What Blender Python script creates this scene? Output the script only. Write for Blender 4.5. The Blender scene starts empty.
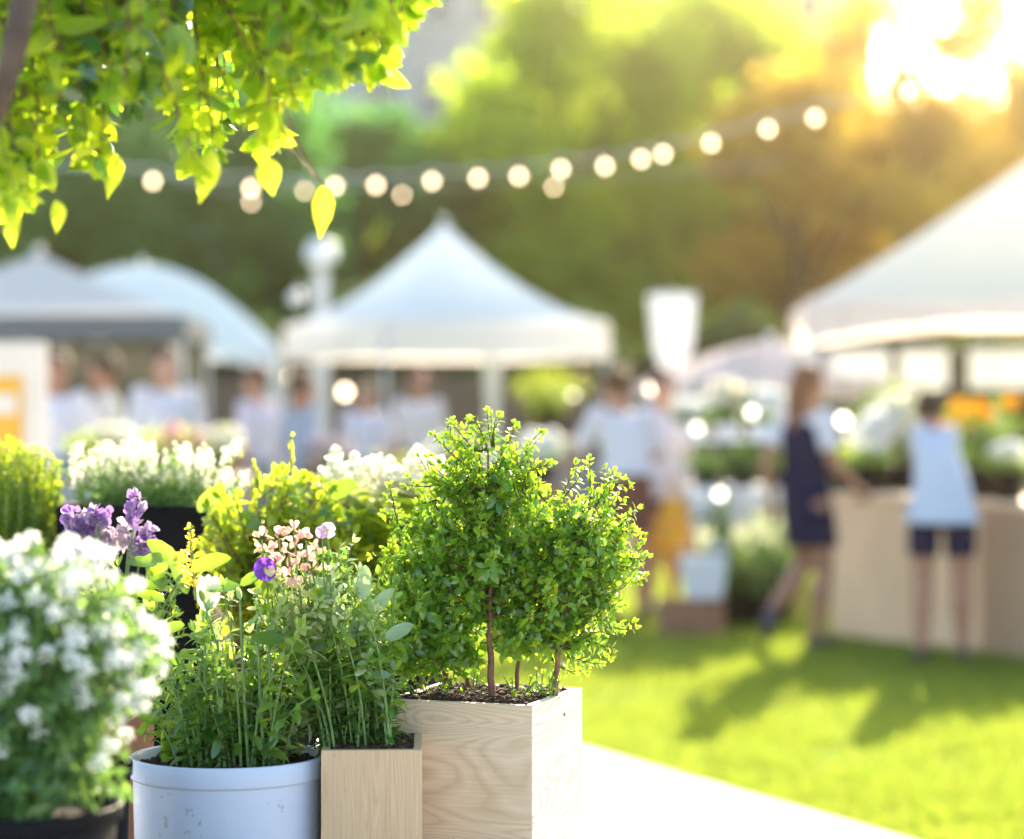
import bpy, math, random
import numpy as np
from mathutils import Vector, Matrix

random.seed(7)
rng = np.random.default_rng(11)
R = math.radians
scene = bpy.context.scene
col = scene.collection

# ------------------------------------------------------------------ camera, world, sun, exposure
F = 2400.0            # focal length in pixels at 1024 wide
CAMH = 1.5
HOR = 400.0           # horizon row
cam_data = bpy.data.cameras.new('camera')
cam = bpy.data.objects.new('camera', cam_data)
col.objects.link(cam)
cam.location = (0, 0, CAMH)
cam.rotation_euler = (R(90), 0, 0)
cam_data.sensor_width = 36.0
cam_data.lens = 36.0 * F / 1024.0
cam_data.shift_y = (HOR - 419.5) / 1024.0
cam_data.clip_start = 0.05
cam_data.clip_end = 600
cam_data.dof.use_dof = True
cam_data.dof.focus_distance = 3.42
cam_data.dof.aperture_fstop = 84.4 / 36.5
scene.camera = cam

SUN_AZ, SUN_EL = R(14.0), R(22.5)
world = bpy.data.worlds.new('World')
scene.world = world
world.use_nodes = True
wn = world.node_tree
bg = wn.nodes['Background']
sky = wn.nodes.new('ShaderNodeTexSky')
sky.sky_type = 'NISHITA'
sky.sun_disc = False
sky.sun_elevation = SUN_EL
sky.sun_rotation = SUN_AZ
sky.air_density = 1.0
sky.dust_density = 2.4
wn.links.new(sky.outputs[0], bg.inputs[0])
bg.inputs[1].default_value = 0.15
sl = bpy.data.lights.new('sun', 'SUN')
sl.energy = 5.0
sl.angle = R(0.6)
sl.color = (1.0, 0.84, 0.60)
so = bpy.data.objects.new('sun', sl)
col.objects.link(so)
S = Vector((math.sin(SUN_AZ) * math.cos(SUN_EL), math.cos(SUN_AZ) * math.cos(SUN_EL), math.sin(SUN_EL)))
so.rotation_euler = S.to_track_quat('Z', 'Y').to_euler()
so.location = (5, 30, 20)
vs = scene.view_settings
vs.view_transform = 'Standard'
vs.look = 'None'
vs.exposure = 1.95
vs.gamma = 1
HAZE_DENSITY = 0.0009
HAZE_G = 0.96
scene.cycles.use_denoising = True
scene.cycles.max_bounces = 8
scene.cycles.transmission_bounces = 6
scene.cycles.volume_bounces = 1
scene.cycles.sample_clamp_indirect = 8.0


# ------------------------------------------------------------------ helpers
def W(px, py, d):
    """world point seen at pixel (px,py) at distance d along the view"""
    return Vector(((px - 512.0) / F * d, d, CAMH + (HOR - py) / F * d))


def tag(o, label=None, cat=None, group=None, kind=None):
    if label: o['label'] = label
    if cat: o['category'] = cat
    if group: o['group'] = group
    if kind: o['kind'] = kind
    return o


def thing(name, loc, label, cat, group=None):
    o = bpy.data.objects.new(name, None)
    o.empty_display_size = 0.05
    col.objects.link(o)
    o.location = loc
    return tag(o, label, cat, group)


def origin_of(o):
    v = Vector((0, 0, 0))
    while o is not None:
        v += o.location
        o = o.parent
    return v


class MB:
    """collects geometry in world coordinates"""
    def __init__(self):
        self.v = []
        self.f = []

    def add(self, verts, faces):
        b = len(self.v)
        self.v.extend([tuple(p) for p in verts])
        self.f.extend([tuple(i + b for i in f) for f in faces])
        return self

    def box(self, c, s, rz=0.0, taper=1.0):
        hx, hy, hz = s[0] / 2, s[1] / 2, s[2] / 2
        cr, sr = math.cos(rz), math.sin(rz)
        vs_ = []
        for z, k in ((-hz, 1.0), (hz, taper)):
            for x, y in ((-hx, -hy), (hx, -hy), (hx, hy), (-hx, hy)):
                x *= k; y *= k
                vs_.append((c[0] + x * cr - y * sr, c[1] + x * sr + y * cr, c[2] + z))
        return self.add(vs_, [(0, 3, 2, 1), (4, 5, 6, 7), (0, 1, 5, 4), (1, 2, 6, 5), (2, 3, 7, 6), (3, 0, 4, 7)])

    def tube(self, pts, rad, n=8, cap=True):
        pts = [Vector(p) for p in pts]
        if not hasattr(rad, '__len__'): rad = [rad] * len(pts)
        rings = []
        prev = None
        for i, p in enumerate(pts):
            t = (pts[min(i + 1, len(pts) - 1)] - pts[max(i - 1, 0)])
            if t.length < 1e-9: t = Vector((0, 0, 1))
            t.normalize()
            if prev is None:
                a = Vector((1, 0, 0)) if abs(t.x) < 0.8 else Vector((0, 1, 0))
            else:
                a = prev
            u = (a - t * a.dot(t)).normalized()
            w = t.cross(u)
            prev = u
            rings.append([p + (u * math.cos(2 * math.pi * k / n) + w * math.sin(2 * math.pi * k / n)) * rad[i] for k in range(n)])
        vs_ = [q for r in rings for q in r]
        fs = []
        for i in range(len(rings) - 1):
            for k in range(n):
                a, b = i * n + k, i * n + (k + 1) % n
                fs.append((a, b, b + n, a + n))
        if cap:
            fs.append(tuple(range(n - 1, -1, -1)))
            fs.append(tuple((len(rings) - 1) * n + k for k in range(n)))
        return self.add(vs_, fs)

    def loft(self, rings, n=20, cap=True):
        """rings: (center, rx, ry) horizontal ellipses"""
        vs_, fs = [], []
        for c, rx, ry in rings:
            for k in range(n):
                a = 2 * math.pi * k / n
                vs_.append((c[0] + rx * math.cos(a), c[1] + ry * math.sin(a), c[2]))
        for i in range(len(rings) - 1):
            for k in range(n):
                a, b = i * n + k, i * n + (k + 1) % n
                fs.append((a, b, b + n, a + n))
        if cap:
            fs.append(tuple(range(n - 1, -1, -1)))
            fs.append(tuple((len(rings) - 1) * n + k for k in range(n)))
        return self.add(vs_, fs)

    def lathe(self, c, prof, n=48, closed=False):
        """prof: list of (r, z) relative to c"""
        vs_, fs = [], []
        for r, z in prof:
            for k in range(n):
                a = 2 * math.pi * k / n
                vs_.append((c[0] + r * math.cos(a), c[1] + r * math.sin(a), c[2] + z))
        m = len(prof)
        for i in range(m - 1 if not closed else m):
            j = (i + 1) % m
            for k in range(n):
                fs.append((i * n + k, i * n + (k + 1) % n, j * n + (k + 1) % n, j * n + k))
        return self.add(vs_, fs)

    def ball(self, c, r, n=16, m=10, sc=(1, 1, 1), rough=0.0):
        vs_ = [(c[0], c[1], c[2] - r * sc[2])]
        for i in range(1, m):
            th = math.pi * i / m - math.pi / 2
            for k in range(n):
                a = 2 * math.pi * k / n
                rr = r * (1 + rough * random.uniform(-1, 1))
                vs_.append((c[0] + rr * sc[0] * math.cos(th) * math.cos(a), c[1] + rr * sc[1] * math.cos(th) * math.sin(a), c[2] + rr * sc[2] * math.sin(th)))
        vs_.append((c[0], c[1], c[2] + r * sc[2]))
        fs = []
        for k in range(n):
            fs.append((0, 1 + (k + 1) % n, 1 + k))
        for i in range(m - 2):
            for k in range(n):
                a, b = 1 + i * n + k, 1 + i * n + (k + 1) % n
                fs.append((a, b, b + n, a + n))
        top = len(vs_) - 1
        for k in range(n):
            a, b = 1 + (m - 2) * n + k, 1 + (m - 2) * n + (k + 1) % n
            fs.append((a, b, top))
        return self.add(vs_, fs)

    def build(self, name, mat, parent=None, origin=None, smooth=False, bevel=0.0):
        o0 = origin_of(parent) if parent is not None else (Vector(origin) if origin is not None else Vector((0, 0, 0)))
        me = bpy.data.meshes.new(name)
        v = np.array(self.v, dtype=float).reshape(-1, 3) - np.array(o0)
        me.from_pydata(v.tolist(), [], self.f)
        me.materials.append(mat)
        if smooth:
            me.polygons.foreach_set('use_smooth', [True] * len(me.polygons))
        me.update()
        ob = bpy.data.objects.new(name, me)
        col.objects.link(ob)
        if parent is not None: ob.parent = parent
        else: ob.location = o0
        if bevel > 0:
            m = ob.modifiers.new('bevel', 'BEVEL')
            m.width = bevel; m.segments = 2; m.limit_method = 'ANGLE'
        return ob


def tri_obj(name, verts, tris, mat, parent=None, origin=None, smooth=True):
    """fast mesh from numpy arrays"""
    o0 = origin_of(parent) if parent is not None else (Vector(origin) if origin is not None else Vector((0, 0, 0)))
    verts = np.asarray(verts, dtype=np.float32) - np.array(o0, dtype=np.float32)
    tris = np.asarray(tris, dtype=np.int32)
    me = bpy.data.meshes.new(name)
    me.vertices.add(len(verts))
    me.vertices.foreach_set('co', verts.ravel())
    me.loops.add(len(tris) * 3)
    me.loops.foreach_set('vertex_index', tris.ravel())
    me.polygons.add(len(tris))
    me.polygons.foreach_set('loop_start', np.arange(0, len(tris) * 3, 3, dtype=np.int32))
    me.polygons.foreach_set('loop_total', np.full(len(tris), 3, dtype=np.int32))
    me.polygons.foreach_set('use_smooth', np.full(len(tris), smooth, dtype=bool))
    me.materials.append(mat)
    me.update(calc_edges=True)
    me.validate()
    ob = bpy.data.objects.new(name, me)
    col.objects.link(ob)
    if parent is not None: ob.parent = parent
    else: ob.location = o0
    return ob


def leaf_template(rows=((.22, .36), (.5, .5), (.78, .32)), bend=.25, fold=.12):
    v = [(0, 0, 0)]
    for t, w in rows:
        u = -bend * t * t
        v += [(t, -w, u + fold * w), (t, 0, u), (t, w, u + fold * w)]
    v.append((1, 0, -bend))
    f = [(0, 2, 1), (0, 3, 2)]
    for i in range(len(rows) - 1):
        a = 1 + 3 * i
        f += [(a, a + 1, a + 4), (a, a + 4, a + 3), (a + 1, a + 2, a + 5), (a + 1, a + 5, a + 4)]
    a = 1 + 3 * (len(rows) - 1)
    e = len(v) - 1
    f += [(a, a + 1, e), (a + 1, a + 2, e)]
    return np.array(v, float), np.array(f, int)


LEAF = leaf_template()
OVAL = leaf_template(((.12, .34), (.4, .5), (.72, .44), (.92, .22)), .18, .1)
HEART = leaf_template(((.06, .36), (.3, .52), (.62, .36), (.85, .13)), .22, .2)
BLADE = leaf_template(((.15, .4), (.5, .5), (.8, .3)), .45, .1)
PETAL = leaf_template(((.3, .3), (.65, .5), (.92, .4)), -.25, .1)
CARD = (np.array([(0, 0, 0), (.45, -.5, .06), (.45, .5, .06), (1, 0, -.1)], float), np.array([(0, 2, 1), (1, 2, 3)], int))


def unit(a):
    return a / np.maximum(np.linalg.norm(a, axis=1, keepdims=True), 1e-9)


def leaves(P, A, N, L, Wd, tmpl):
    """instance the template: P base, A axis, N normal hint, L length, Wd width"""
    P = np.asarray(P, float); A = unit(np.asarray(A, float)); N = np.asarray(N, float)
    N = unit(N - A * np.sum(N * A, axis=1, keepdims=True) + 1e-6)
    Sd = np.cross(A, N)
    T, Fc = tmpl
    L = np.broadcast_to(np.asarray(L, float), (len(P),)); Wd = np.broadcast_to(np.asarray(Wd, float), (len(P),))
    V = (P[:, None, :] + A[:, None, :] * (T[None, :, 0] * L[:, None])[..., None]
         + Sd[:, None, :] * (T[None, :, 1] * Wd[:, None])[..., None]
         + N[:, None, :] * (T[None, :, 2] * L[:, None])[..., None])
    tris = Fc[None] + (np.arange(len(P)) * len(T))[:, None, None]
    return V.reshape(-1, 3), tris.reshape(-1, 3)


class Fol:
    """gathers leaf batches"""
    def __init__(self): self.V = []; self.T = []; self.n = 0
    def add(self, VT):
        V, T = VT
        self.V.append(V); self.T.append(T + self.n); self.n += len(V)
    def leafs(self, P, A, N, L, Wd, tmpl):
        if len(P): self.add(leaves(P, A, N, L, Wd, tmpl))
    def build(self, name, mat, parent=None, origin=None, smooth=True):
        return tri_obj(name, np.concatenate(self.V), np.concatenate(self.T), mat, parent, origin, smooth)


def bez(p0, p1, p2, n):
    t = np.linspace(0, 1, n)[:, None]
    return (1 - t) ** 2 * np.array(p0) + 2 * t * (1 - t) * np.array(p1) + t * t * np.array(p2)


def stem_leaves(fol, pts, t0, step, L, Wr, tmpl, droop=0.2, spread=0.9, jitter=.35, up=.35, shrink=.35, whorl=1):
    """put leaves along a polyline; returns nothing"""
    pts = np.asarray(pts, float)
    seg = np.linalg.norm(np.diff(pts, axis=0), axis=1)
    cum = np.concatenate([[0], np.cumsum(seg)])
    tot = cum[-1]
    s = t0 * tot
    P, A, N, LL = [], [], [], []
    ang = random.uniform(0, 6.28)
    while s <= tot:
        i = min(np.searchsorted(cum, s, side='right') - 1, len(seg) - 1)
        k = (s - cum[i]) / max(seg[i], 1e-6)
        p = pts[i] * (1 - k) + pts[i + 1] * k
        t = (pts[i + 1] - pts[i]) / max(seg[i], 1e-6)
        for w_ in range(whorl):
            ang += 2.4 if whorl == 1 else 6.283 / whorl
            a = np.array([1., 0, 0]) if abs(t[0]) < .8 else np.array([0, 1., 0])
            u = np.cross(t, a); u /= np.linalg.norm(u); v = np.cross(t, u)
            side = u * math.cos(ang) + v * math.sin(ang)
            d = side * spread + t * up + np.array([0, 0, -droop]) + rng.normal(0, jitter, 3)
            nrm = t * 1.0 - side * .3 + rng.normal(0, .3, 3) + np.array([0, 0, .4])
            P.append(p); A.append(d); N.append(nrm)
            LL.append(L * random.uniform(.65, 1.15) * (1 - shrink * (s / tot) ** 3))
        s += step * random.uniform(.7, 1.3)
        ang += .5
    # a terminal tuft
    t = pts[-1] - pts[-2]; t /= np.linalg.norm(t) + 1e-9
    for q in range(3):
        P.append(pts[-1]); A.append(t + rng.normal(0, .45, 3)); N.append(rng.normal(0, 1, 3)); LL.append(L * .6)
    LL = np.array(LL)
    fol.leafs(P, A, N, LL, LL * Wr, tmpl)


# ------------------------------------------------------------------ materials
def new_mat(name):
    m = bpy.data.materials.new(name)
    m.use_nodes = True
    nt = m.node_tree
    nt.nodes.clear()
    out = nt.nodes.new('ShaderNodeOutputMaterial')
    return m, nt, out


def ramp(nt, stops, fac, interp='LINEAR'):
    r = nt.nodes.new('ShaderNodeValToRGB')
    r.color_ramp.interpolation = interp
    el = r.color_ramp.elements
    while len(el) > 1: el.remove(el[-1])
    el[0].position = stops[0][0]; el[0].color = (*stops[0][1], 1)
    for p, c in stops[1:]:
        e = el.new(p); e.color = (*c, 1)
    nt.links.new(fac, r.inputs[0])
    return r.outputs[0]


def noise(nt, scale, detail=3, coord='Object', vec=None, dist=0.0, out='Fac'):
    n = nt.nodes.new('ShaderNodeTexNoise')
    n.inputs['Scale'].default_value = scale
    n.inputs['Detail'].default_value = detail
    n.inputs['Distortion'].default_value = dist
    if vec is None:
        tc = nt.nodes.new('ShaderNodeTexCoord')
        vec = tc.outputs[coord]
    nt.links.new(vec, n.inputs['Vector'])
    return n.outputs[out]


def leaf_mat(name, cols, trans=.5, tcols=None, gloss=.06, rough=.35):
    """cols: list of leaf colours mixed leaf by leaf"""
    m, nt, out = new_mat(name)
    g = nt.nodes.new('ShaderNodeNewGeometry')
    st = [(i / max(1, len(cols) - 1), c) for i, c in enumerate(cols)]
    c = ramp(nt, st, g.outputs['Random Per Island'])
    if tcols is None:
        tcols = [(min(1, a[0] * 3.0 + .06), min(1, a[1] * 2.6 + .08), a[2] * .6) for a in cols]
    tst = [(i / max(1, len(tcols) - 1), q) for i, q in enumerate(tcols)]
    tc = ramp(nt, tst, g.outputs['Random Per Island'])
    d = nt.nodes.new('ShaderNodeBsdfDiffuse'); nt.links.new(c, d.inputs[0])
    t = nt.nodes.new('ShaderNodeBsdfTranslucent'); nt.links.new(tc, t.inputs[0])
    mx = nt.nodes.new('ShaderNodeMixShader'); mx.inputs[0].default_value = trans
    nt.links.new(d.outputs[0], mx.inputs[1]); nt.links.new(t.outputs[0], mx.inputs[2])
    gl = nt.nodes.new('ShaderNodeBsdfGlossy'); gl.inputs['Roughness'].default_value = rough
    mx2 = nt.nodes.new('ShaderNodeMixShader'); mx2.inputs[0].default_value = gloss
    nt.links.new(mx.outputs[0], mx2.inputs[1]); nt.links.new(gl.outputs[0], mx2.inputs[2])
    nt.links.new(mx2.outputs[0], out.inputs[0])
    return m


def surf(name, c, rough=.6, var=.12, scale=8, bump=0.0, metal=0, spec=.5, bscale=None, c2=None):
    m, nt, out = new_mat(name)
    p = nt.nodes.new('ShaderNodeBsdfPrincipled')
    f = noise(nt, scale, 4)
    lo = tuple(max(0, x * (1 - var)) for x in c)
    hi = c2 if c2 else tuple(min(1, x * (1 + var)) for x in c)
    nt.links.new(ramp(nt, [(.3, lo), (.7, hi)], f), p.inputs['Base Color'])
    p.inputs['Roughness'].default_value = rough
    p.inputs['Metallic'].default_value = metal
    p.inputs['Specular IOR Level'].default_value = spec
    if bump:
        b = nt.nodes.new('ShaderNodeBump'); b.inputs['Strength'].default_value = bump; b.inputs['Distance'].default_value = .01
        nt.links.new(noise(nt, bscale or scale * 4, 5), b.inputs['Height'])
        nt.links.new(b.outputs[0], p.inputs['Normal'])
    nt.links.new(p.outputs[0], out.inputs[0])
    return m


def cloth(name, c, trans=.3, tc=None, scale=2):
    m, nt, out = new_mat(name)
    f = noise(nt, scale, 3)
    cc = ramp(nt, [(.3, tuple(x * .94 for x in c)), (.7, c)], f)
    d = nt.nodes.new('ShaderNodeBsdfDiffuse'); nt.links.new(cc, d.inputs[0])
    t = nt.nodes.new('ShaderNodeBsdfTranslucent'); t.inputs[0].default_value = (*(tc or c), 1)
    mx = nt.nodes.new('ShaderNodeMixShader'); mx.inputs[0].default_value = trans
    nt.links.new(d.outputs[0], mx.inputs[1]); nt.links.new(t.outputs[0], mx.inputs[2])
    nt.links.new(mx.outputs[0], out.inputs[0])
    return m


def wood(name, c1, c2, c3, direction='H', scale=1.0, bump=.25):
    """pine board: long stretched noise rings with growth lines"""
    m, nt, out = new_mat(name)
    tc = nt.nodes.new('ShaderNodeTexCoord')
    mp = nt.nodes.new('ShaderNodeMapping')
    nt.links.new(tc.outputs['Object'], mp.inputs[0])
    if direction == 'H':
        mp.inputs['Scale'].default_value = (1.5 * scale, 1.5 * scale, 6.5 * scale)
    else:
        mp.inputs['Scale'].default_value = (16 * scale, 16 * scale, .9 * scale)
    n1 = nt.nodes.new('ShaderNodeTexNoise'); n1.inputs['Scale'].default_value = 1.6; n1.inputs['Detail'].default_value = 1.0
    n1.inputs['Distortion'].default_value = .5
    nt.links.new(mp.outputs[0], n1.inputs['Vector'])
    mul = nt.nodes.new('ShaderNodeMath'); mul.operation = 'MULTIPLY'; mul.inputs[1].default_value = 26.0 if direction == 'H' else 30.0
    nt.links.new(n1.outputs['Fac'], mul.inputs[0])
    # fine wobble
    n2 = nt.nodes.new('ShaderNodeTexNoise'); n2.inputs['Scale'].default_value = 5; n2.inputs['Detail'].default_value = 3
    nt.links.new(mp.outputs[0], n2.inputs['Vector'])
    ad = nt.nodes.new('ShaderNodeMath'); ad.operation = 'ADD'
    nt.links.new(mul.outputs[0], ad.inputs[0]); nt.links.new(n2.outputs['Fac'], ad.inputs[1])
    fr = nt.nodes.new('ShaderNodeMath'); fr.operation = 'FRACT'; nt.links.new(ad.outputs[0], fr.inputs[0])
    cc = ramp(nt, [(0, c1), (.45, c2), (.86, c3), (1, c1)], fr.outputs[0])
    # broad tone change + fibres
    mp2 = nt.nodes.new('ShaderNodeMapping'); nt.links.new(tc.outputs['Object'], mp2.inputs[0])
    mp2.inputs['Scale'].default_value = (6, 6, 160) if direction == 'H' else (200, 200, 5)
    n3 = nt.nodes.new('ShaderNodeTexNoise'); n3.inputs['Scale'].default_value = 1.5; n3.inputs['Detail'].default_value = 5
    nt.links.new(mp2.outputs[0], n3.inputs['Vector'])
    mxc = nt.nodes.new('ShaderNodeMix'); mxc.data_type = 'RGBA'; mxc.blend_type = 'MULTIPLY'; mxc.inputs[0].default_value = .6
    nt.links.new(cc, mxc.inputs[6])
    nt.links.new(ramp(nt, [(.3, (.80, .78, .74)), (.6, (1, 1, 1))], n3.outputs['Fac']), mxc.inputs[7])
    p = nt.nodes.new('ShaderNodeBsdfPrincipled'); p.inputs['Roughness'].default_value = .6
    nt.links.new(mxc.outputs[2], p.inputs['Base Color'])
    b = nt.nodes.new('ShaderNodeBump'); b.inputs['Strength'].default_value = bump; b.inputs['Distance'].default_value = .002
    nt.links.new(fr.outputs[0], b.inputs['Height']); nt.links.new(b.outputs[0], p.inputs['Normal'])
    nt.links.new(p.outputs[0], out.inputs[0])
    return m


def emis(name, c, s):
    m, nt, out = new_mat(name)
    e = nt.nodes.new('ShaderNodeEmission'); e.inputs[0].default_value = (*c, 1); e.inputs[1].default_value = s
    nt.links.new(e.outputs[0], out.inputs[0])
    return m


M = {}
M['shrub'] = leaf_mat('shrub_leaf', [(.07, .20, .02), (.12, .28, .025), (.18, .34, .03), (.09, .24, .03)], .55,
                      [(.22, .52, .03), (.40, .68, .04), (.6, .8, .05), (.3, .6, .04)], .07, .32)
M['shrub_young_lit'] = leaf_mat('shrub_young_lit_leaf', [(.15, .28, .02), (.26, .38, .03)], .62, [(.62, .82, .04), (.85, .9, .06)], .05)  # young growth, with the sunlit rim put into its colour
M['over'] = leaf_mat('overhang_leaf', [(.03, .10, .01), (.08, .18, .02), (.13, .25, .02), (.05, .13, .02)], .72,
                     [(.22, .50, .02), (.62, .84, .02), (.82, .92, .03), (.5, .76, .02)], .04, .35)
M['over_shaded'] = leaf_mat('overhang_shaded_leaf', [(.02, .08, .02), (.035, .11, .02), (.05, .13, .03)], .35, [(.12, .34, .02), (.2, .45, .03), (.3, .5, .03)], .1, .3)  # shade inside the crown put into darker leaf colours
M['herb'] = leaf_mat('herb_leaf', [(.11, .25, .035), (.20, .36, .04), (.14, .29, .06), (.30, .42, .05)], .58,
                     [(.3, .55, .06), (.5, .7, .08), (.35, .6, .12), (.7, .82, .08)], .07, .3)
M['herb_grey'] = leaf_mat('grey_herb_leaf', [(.20, .32, .17), (.30, .42, .22), (.15, .28, .13)], .48,
                          [(.35, .55, .2), (.45, .62, .25), (.3, .5, .15)], .08, .35)
M['variegated'] = leaf_mat('variegated_leaf', [(.62, .66, .36), (.24, .40, .08), (.74, .74, .5), (.38, .50, .12)], .5,
                           [(.8, .85, .4), (.5, .7, .1), (.9, .9, .6), (.7, .8, .2)], .06, .35)
M['dark_herb'] = leaf_mat('dark_leaf', [(.03, .10, .025), (.06, .15, .03), (.045, .12, .04)], .45,
                          [(.14, .36, .03), (.25, .48, .04), (.4, .6, .05)], .07, .35)
M['lime'] = leaf_mat('lime_leaf', [(.14, .25, .02), (.22, .32, .03), (.10, .2, .02)], .6,
                     [(.55, .72, .03), (.72, .82, .04), (.4, .6, .03)], .05)
M['broad'] = leaf_mat('broad_leaf', [(.06, .16, .02), (.13, .26, .03)], .5, [(.22, .48, .03), (.5, .68, .04)], .08, .3)
M['alyssum_leaf'] = leaf_mat('alyssum_leaf', [(.07, .17, .05), (.12, .24, .07), (.05, .13, .04)], .45,
                             [(.25, .5, .08), (.4, .62, .12), (.2, .42, .06)], .05)
M['white_petal'] = leaf_mat('white_petal', [(.80, .83, .82), (.86, .87, .86)], .42, [(.82, .85, .80), (.88, .88, .85)], .02)
M['cream_petal'] = leaf_mat('cream_petal', [(.8, .78, .66), (.85, .84, .75)], .45, [(.9, .88, .7), (.9, .9, .8)], .02)
M['purple_petal'] = leaf_mat('purple_petal', [(.26, .15, .42), (.42, .30, .50), (.58, .48, .56), (.20, .10, .38)], .4,
                             [(.4, .2, .6), (.5, .3, .65), (.65, .5, .7), (.3, .12, .55)], .02)
M['lilac_petal'] = leaf_mat('lilac_petal', [(.5, .42, .5), (.62, .55, .58), (.4, .3, .45)], .4, [(.65, .55, .65), (.7, .62, .66), (.5, .4, .6)], .02)
M['violet_petal'] = leaf_mat('violet_petal', [(.12, .03, .42), (.2, .06, .5)], .35, [(.3, .1, .7), (.35, .12, .75)], .02)
M['pink_petal'] = leaf_mat('pink_petal', [(.8, .5, .45), (.85, .74, .6), (.75, .36, .38), (.85, .8, .7)], .45,
                           [(.9, .5, .4), (.95, .75, .55), (.85, .4, .4), (.9, .8, .7)], .02)
M['orange_petal'] = leaf_mat('orange_petal', [(.75, .30, .02), (.85, .52, .02)], .45, [(.9, .42, .03), (.95, .68, .04)], .02)
M['bark'] = surf('bark', (.10, .065, .045), .85, .4, 20, .6)
M['twig'] = surf('reddish_twig', (.22, .10, .065), .7, .3, 60, .3)
M['shrub_twig'] = surf('olive_twig', (.10, .085, .035), .7, .3, 60, .3)
M['green_stem'] = surf('green_stem', (.16, .26, .08), .55, .25, 60)
M['brown_stem'] = surf('brown_stem', (.2, .11, .05), .7, .25, 60)
M['soil'] = surf('potting_soil', (.018, .012, .009), .95, .5, 120, 1.0, 0, .3, 200, (.06, .038, .027))
M['soil_chip'] = surf('bark_chip', (.04, .022, .015), .9, .6, 90, .5, 0, .3, None, (.12, .06, .04))
M['blue_pot'] = surf('pale_blue_plastic', (.52, .61, .79), .35, .03, 6, .02, 0, .5, 60)
M['black_pot'] = surf('black_plastic', (.005, .006, .009), .55, .3, 10, .05, 0, .08)
M['terra'] = surf('terracotta', (.42, .2, .12), .8, .15, 12, .2)
M['ash'] = wood('pale_plywood', (.62, .475, .32), (.74, .60, .44), (.69, .54, .38), 'H', .9, .08)
M['ash_lit_side'] = wood('pale_plywood_lit_side', (.60, .55, .50), (.74, .70, .66), (.66, .61, .56), 'H', 1.15, .5)  # side boards paler: light on that face put into the wood colour
M['pine'] = wood('fine_pine', (.62, .42, .24), (.70, .51, .32), (.66, .465, .28), 'V', 1.0, .06)
M['pine_dark'] = wood('tan_pine', (.34, .2, .1), (.42, .26, .14), (.38, .23, .12), 'V', 1.0, .06)
M['bench_wood'] = wood('bench_wood', (.28, .19, .12), (.36, .25, .16), (.31, .21, .13), 'H', .6, .2)
M['path'] = surf('pale_concrete', (.62, .60, .57), .85, .06, 3, .15, 0, .3, 60)
M['lawn'] = surf('lawn_ground', (.06, .11, .02), .95, .3, 1.2, .3, 0, .2, 60, (.12, .18, .025))
M['grass'] = leaf_mat('grass_blade', [(.09, .18, .02), (.14, .24, .025), (.2, .27, .03), (.08, .17, .02)], .55,
                      [(.24, .38, .03), (.34, .44, .04), (.44, .46, .06), (.20, .34, .03)], .03)
M['canopy'] = cloth('white_canopy', (.80, .87, .95), .48, (.84, .90, .97))
M['canopy_grey'] = cloth('grey_canopy', (.74, .71, .68), .35)
M['canopy_pink'] = cloth('rose_canopy', (.66, .56, .54), .2, (.8, .66, .6))
M['canopy_warm'] = cloth('warm_white_canopy', (.92, .90, .90), .55, (.97, .92, .88))
M['metal'] = surf('white_metal', (.6, .62, .65), .4, .05, 5)
M['dark_metal'] = surf('dark_metal', (.06, .06, .065), .5, .1, 5)
M['lamp_globe'] = surf('white_globe', (.8, .82, .85), .3, .02, 5)
M['cable'] = surf('cable', (.03, .03, .03), .6, .1, 5)
M['bulb'] = emis('warm_bulb', (1.0, .74, .48), 3.4)
M['glint_soft'] = emis('soft_glint', (1.0, .88, .72), 2.2)
M['disc_bright'] = emis('bright_disc', (1.0, .84, .66), 4.0)
M['counter'] = surf('tan_counter', (.84, .58, .37), .7, .08, 2, .1)
M['counter_dark'] = surf('brown_counter', (.46, .29, .18), .7, .1, 2, .1)
M['white_cloth'] = cloth('white_table_cloth', (.8, .8, .8), .1)
M['yellow'] = surf('yellow_board', (.75, .38, .03), .6, .05, 3)
M['cream'] = surf('cream_board', (.72, .62, .52), .6, .04, 3)
M['crate'] = surf('brown_crate', (.3, .15, .09), .8, .15, 8)
M['bucket'] = surf('white_bucket', (.7, .72, .78), .4, .04, 6)
M['yellow_bag'] = cloth('yellow_bag', (.8, .5, .1), .3, (.95, .65, .15))
M['brick'] = surf('pink_render', (.5, .36, .3), .8, .06, .3)
M['facade'] = surf('grey_render', (.42, .44, .48), .8, .06, .3)
M['glass'] = surf('window_glass', (.05, .08, .12), .08, .1, 1, 0, 0, .8)
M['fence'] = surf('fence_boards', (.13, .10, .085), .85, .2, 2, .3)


def add_specks(mat, c, thr=.68, scale=70, amount=.55):
    nt = mat.node_tree
    p = [n for n in nt.nodes if n.type == 'BSDF_PRINCIPLED'][0]
    l = p.inputs['Base Color'].links[0]
    src = l.from_socket
    mx = nt.nodes.new('ShaderNodeMix'); mx.data_type = 'RGBA'
    f = noise(nt, scale, 6)
    g = noise(nt, scale * .12, 2)
    mu = nt.nodes.new('ShaderNodeMath'); mu.operation = 'MULTIPLY'
    a = ramp(nt, [(thr, (0, 0, 0)), (thr + .04, (amount,) * 3)], f)
    b = ramp(nt, [(.45, (0, 0, 0)), (.6, (1, 1, 1))], g)
    nt.links.new(a, mu.inputs[0]); nt.links.new(b, mu.inputs[1])
    nt.links.new(mu.outputs[0], mx.inputs[0])
    nt.links.new(src, mx.inputs[6]); mx.inputs[7].default_value = (*c, 1)
    nt.links.new(mx.outputs[2], p.inputs['Base Color'])

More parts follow.
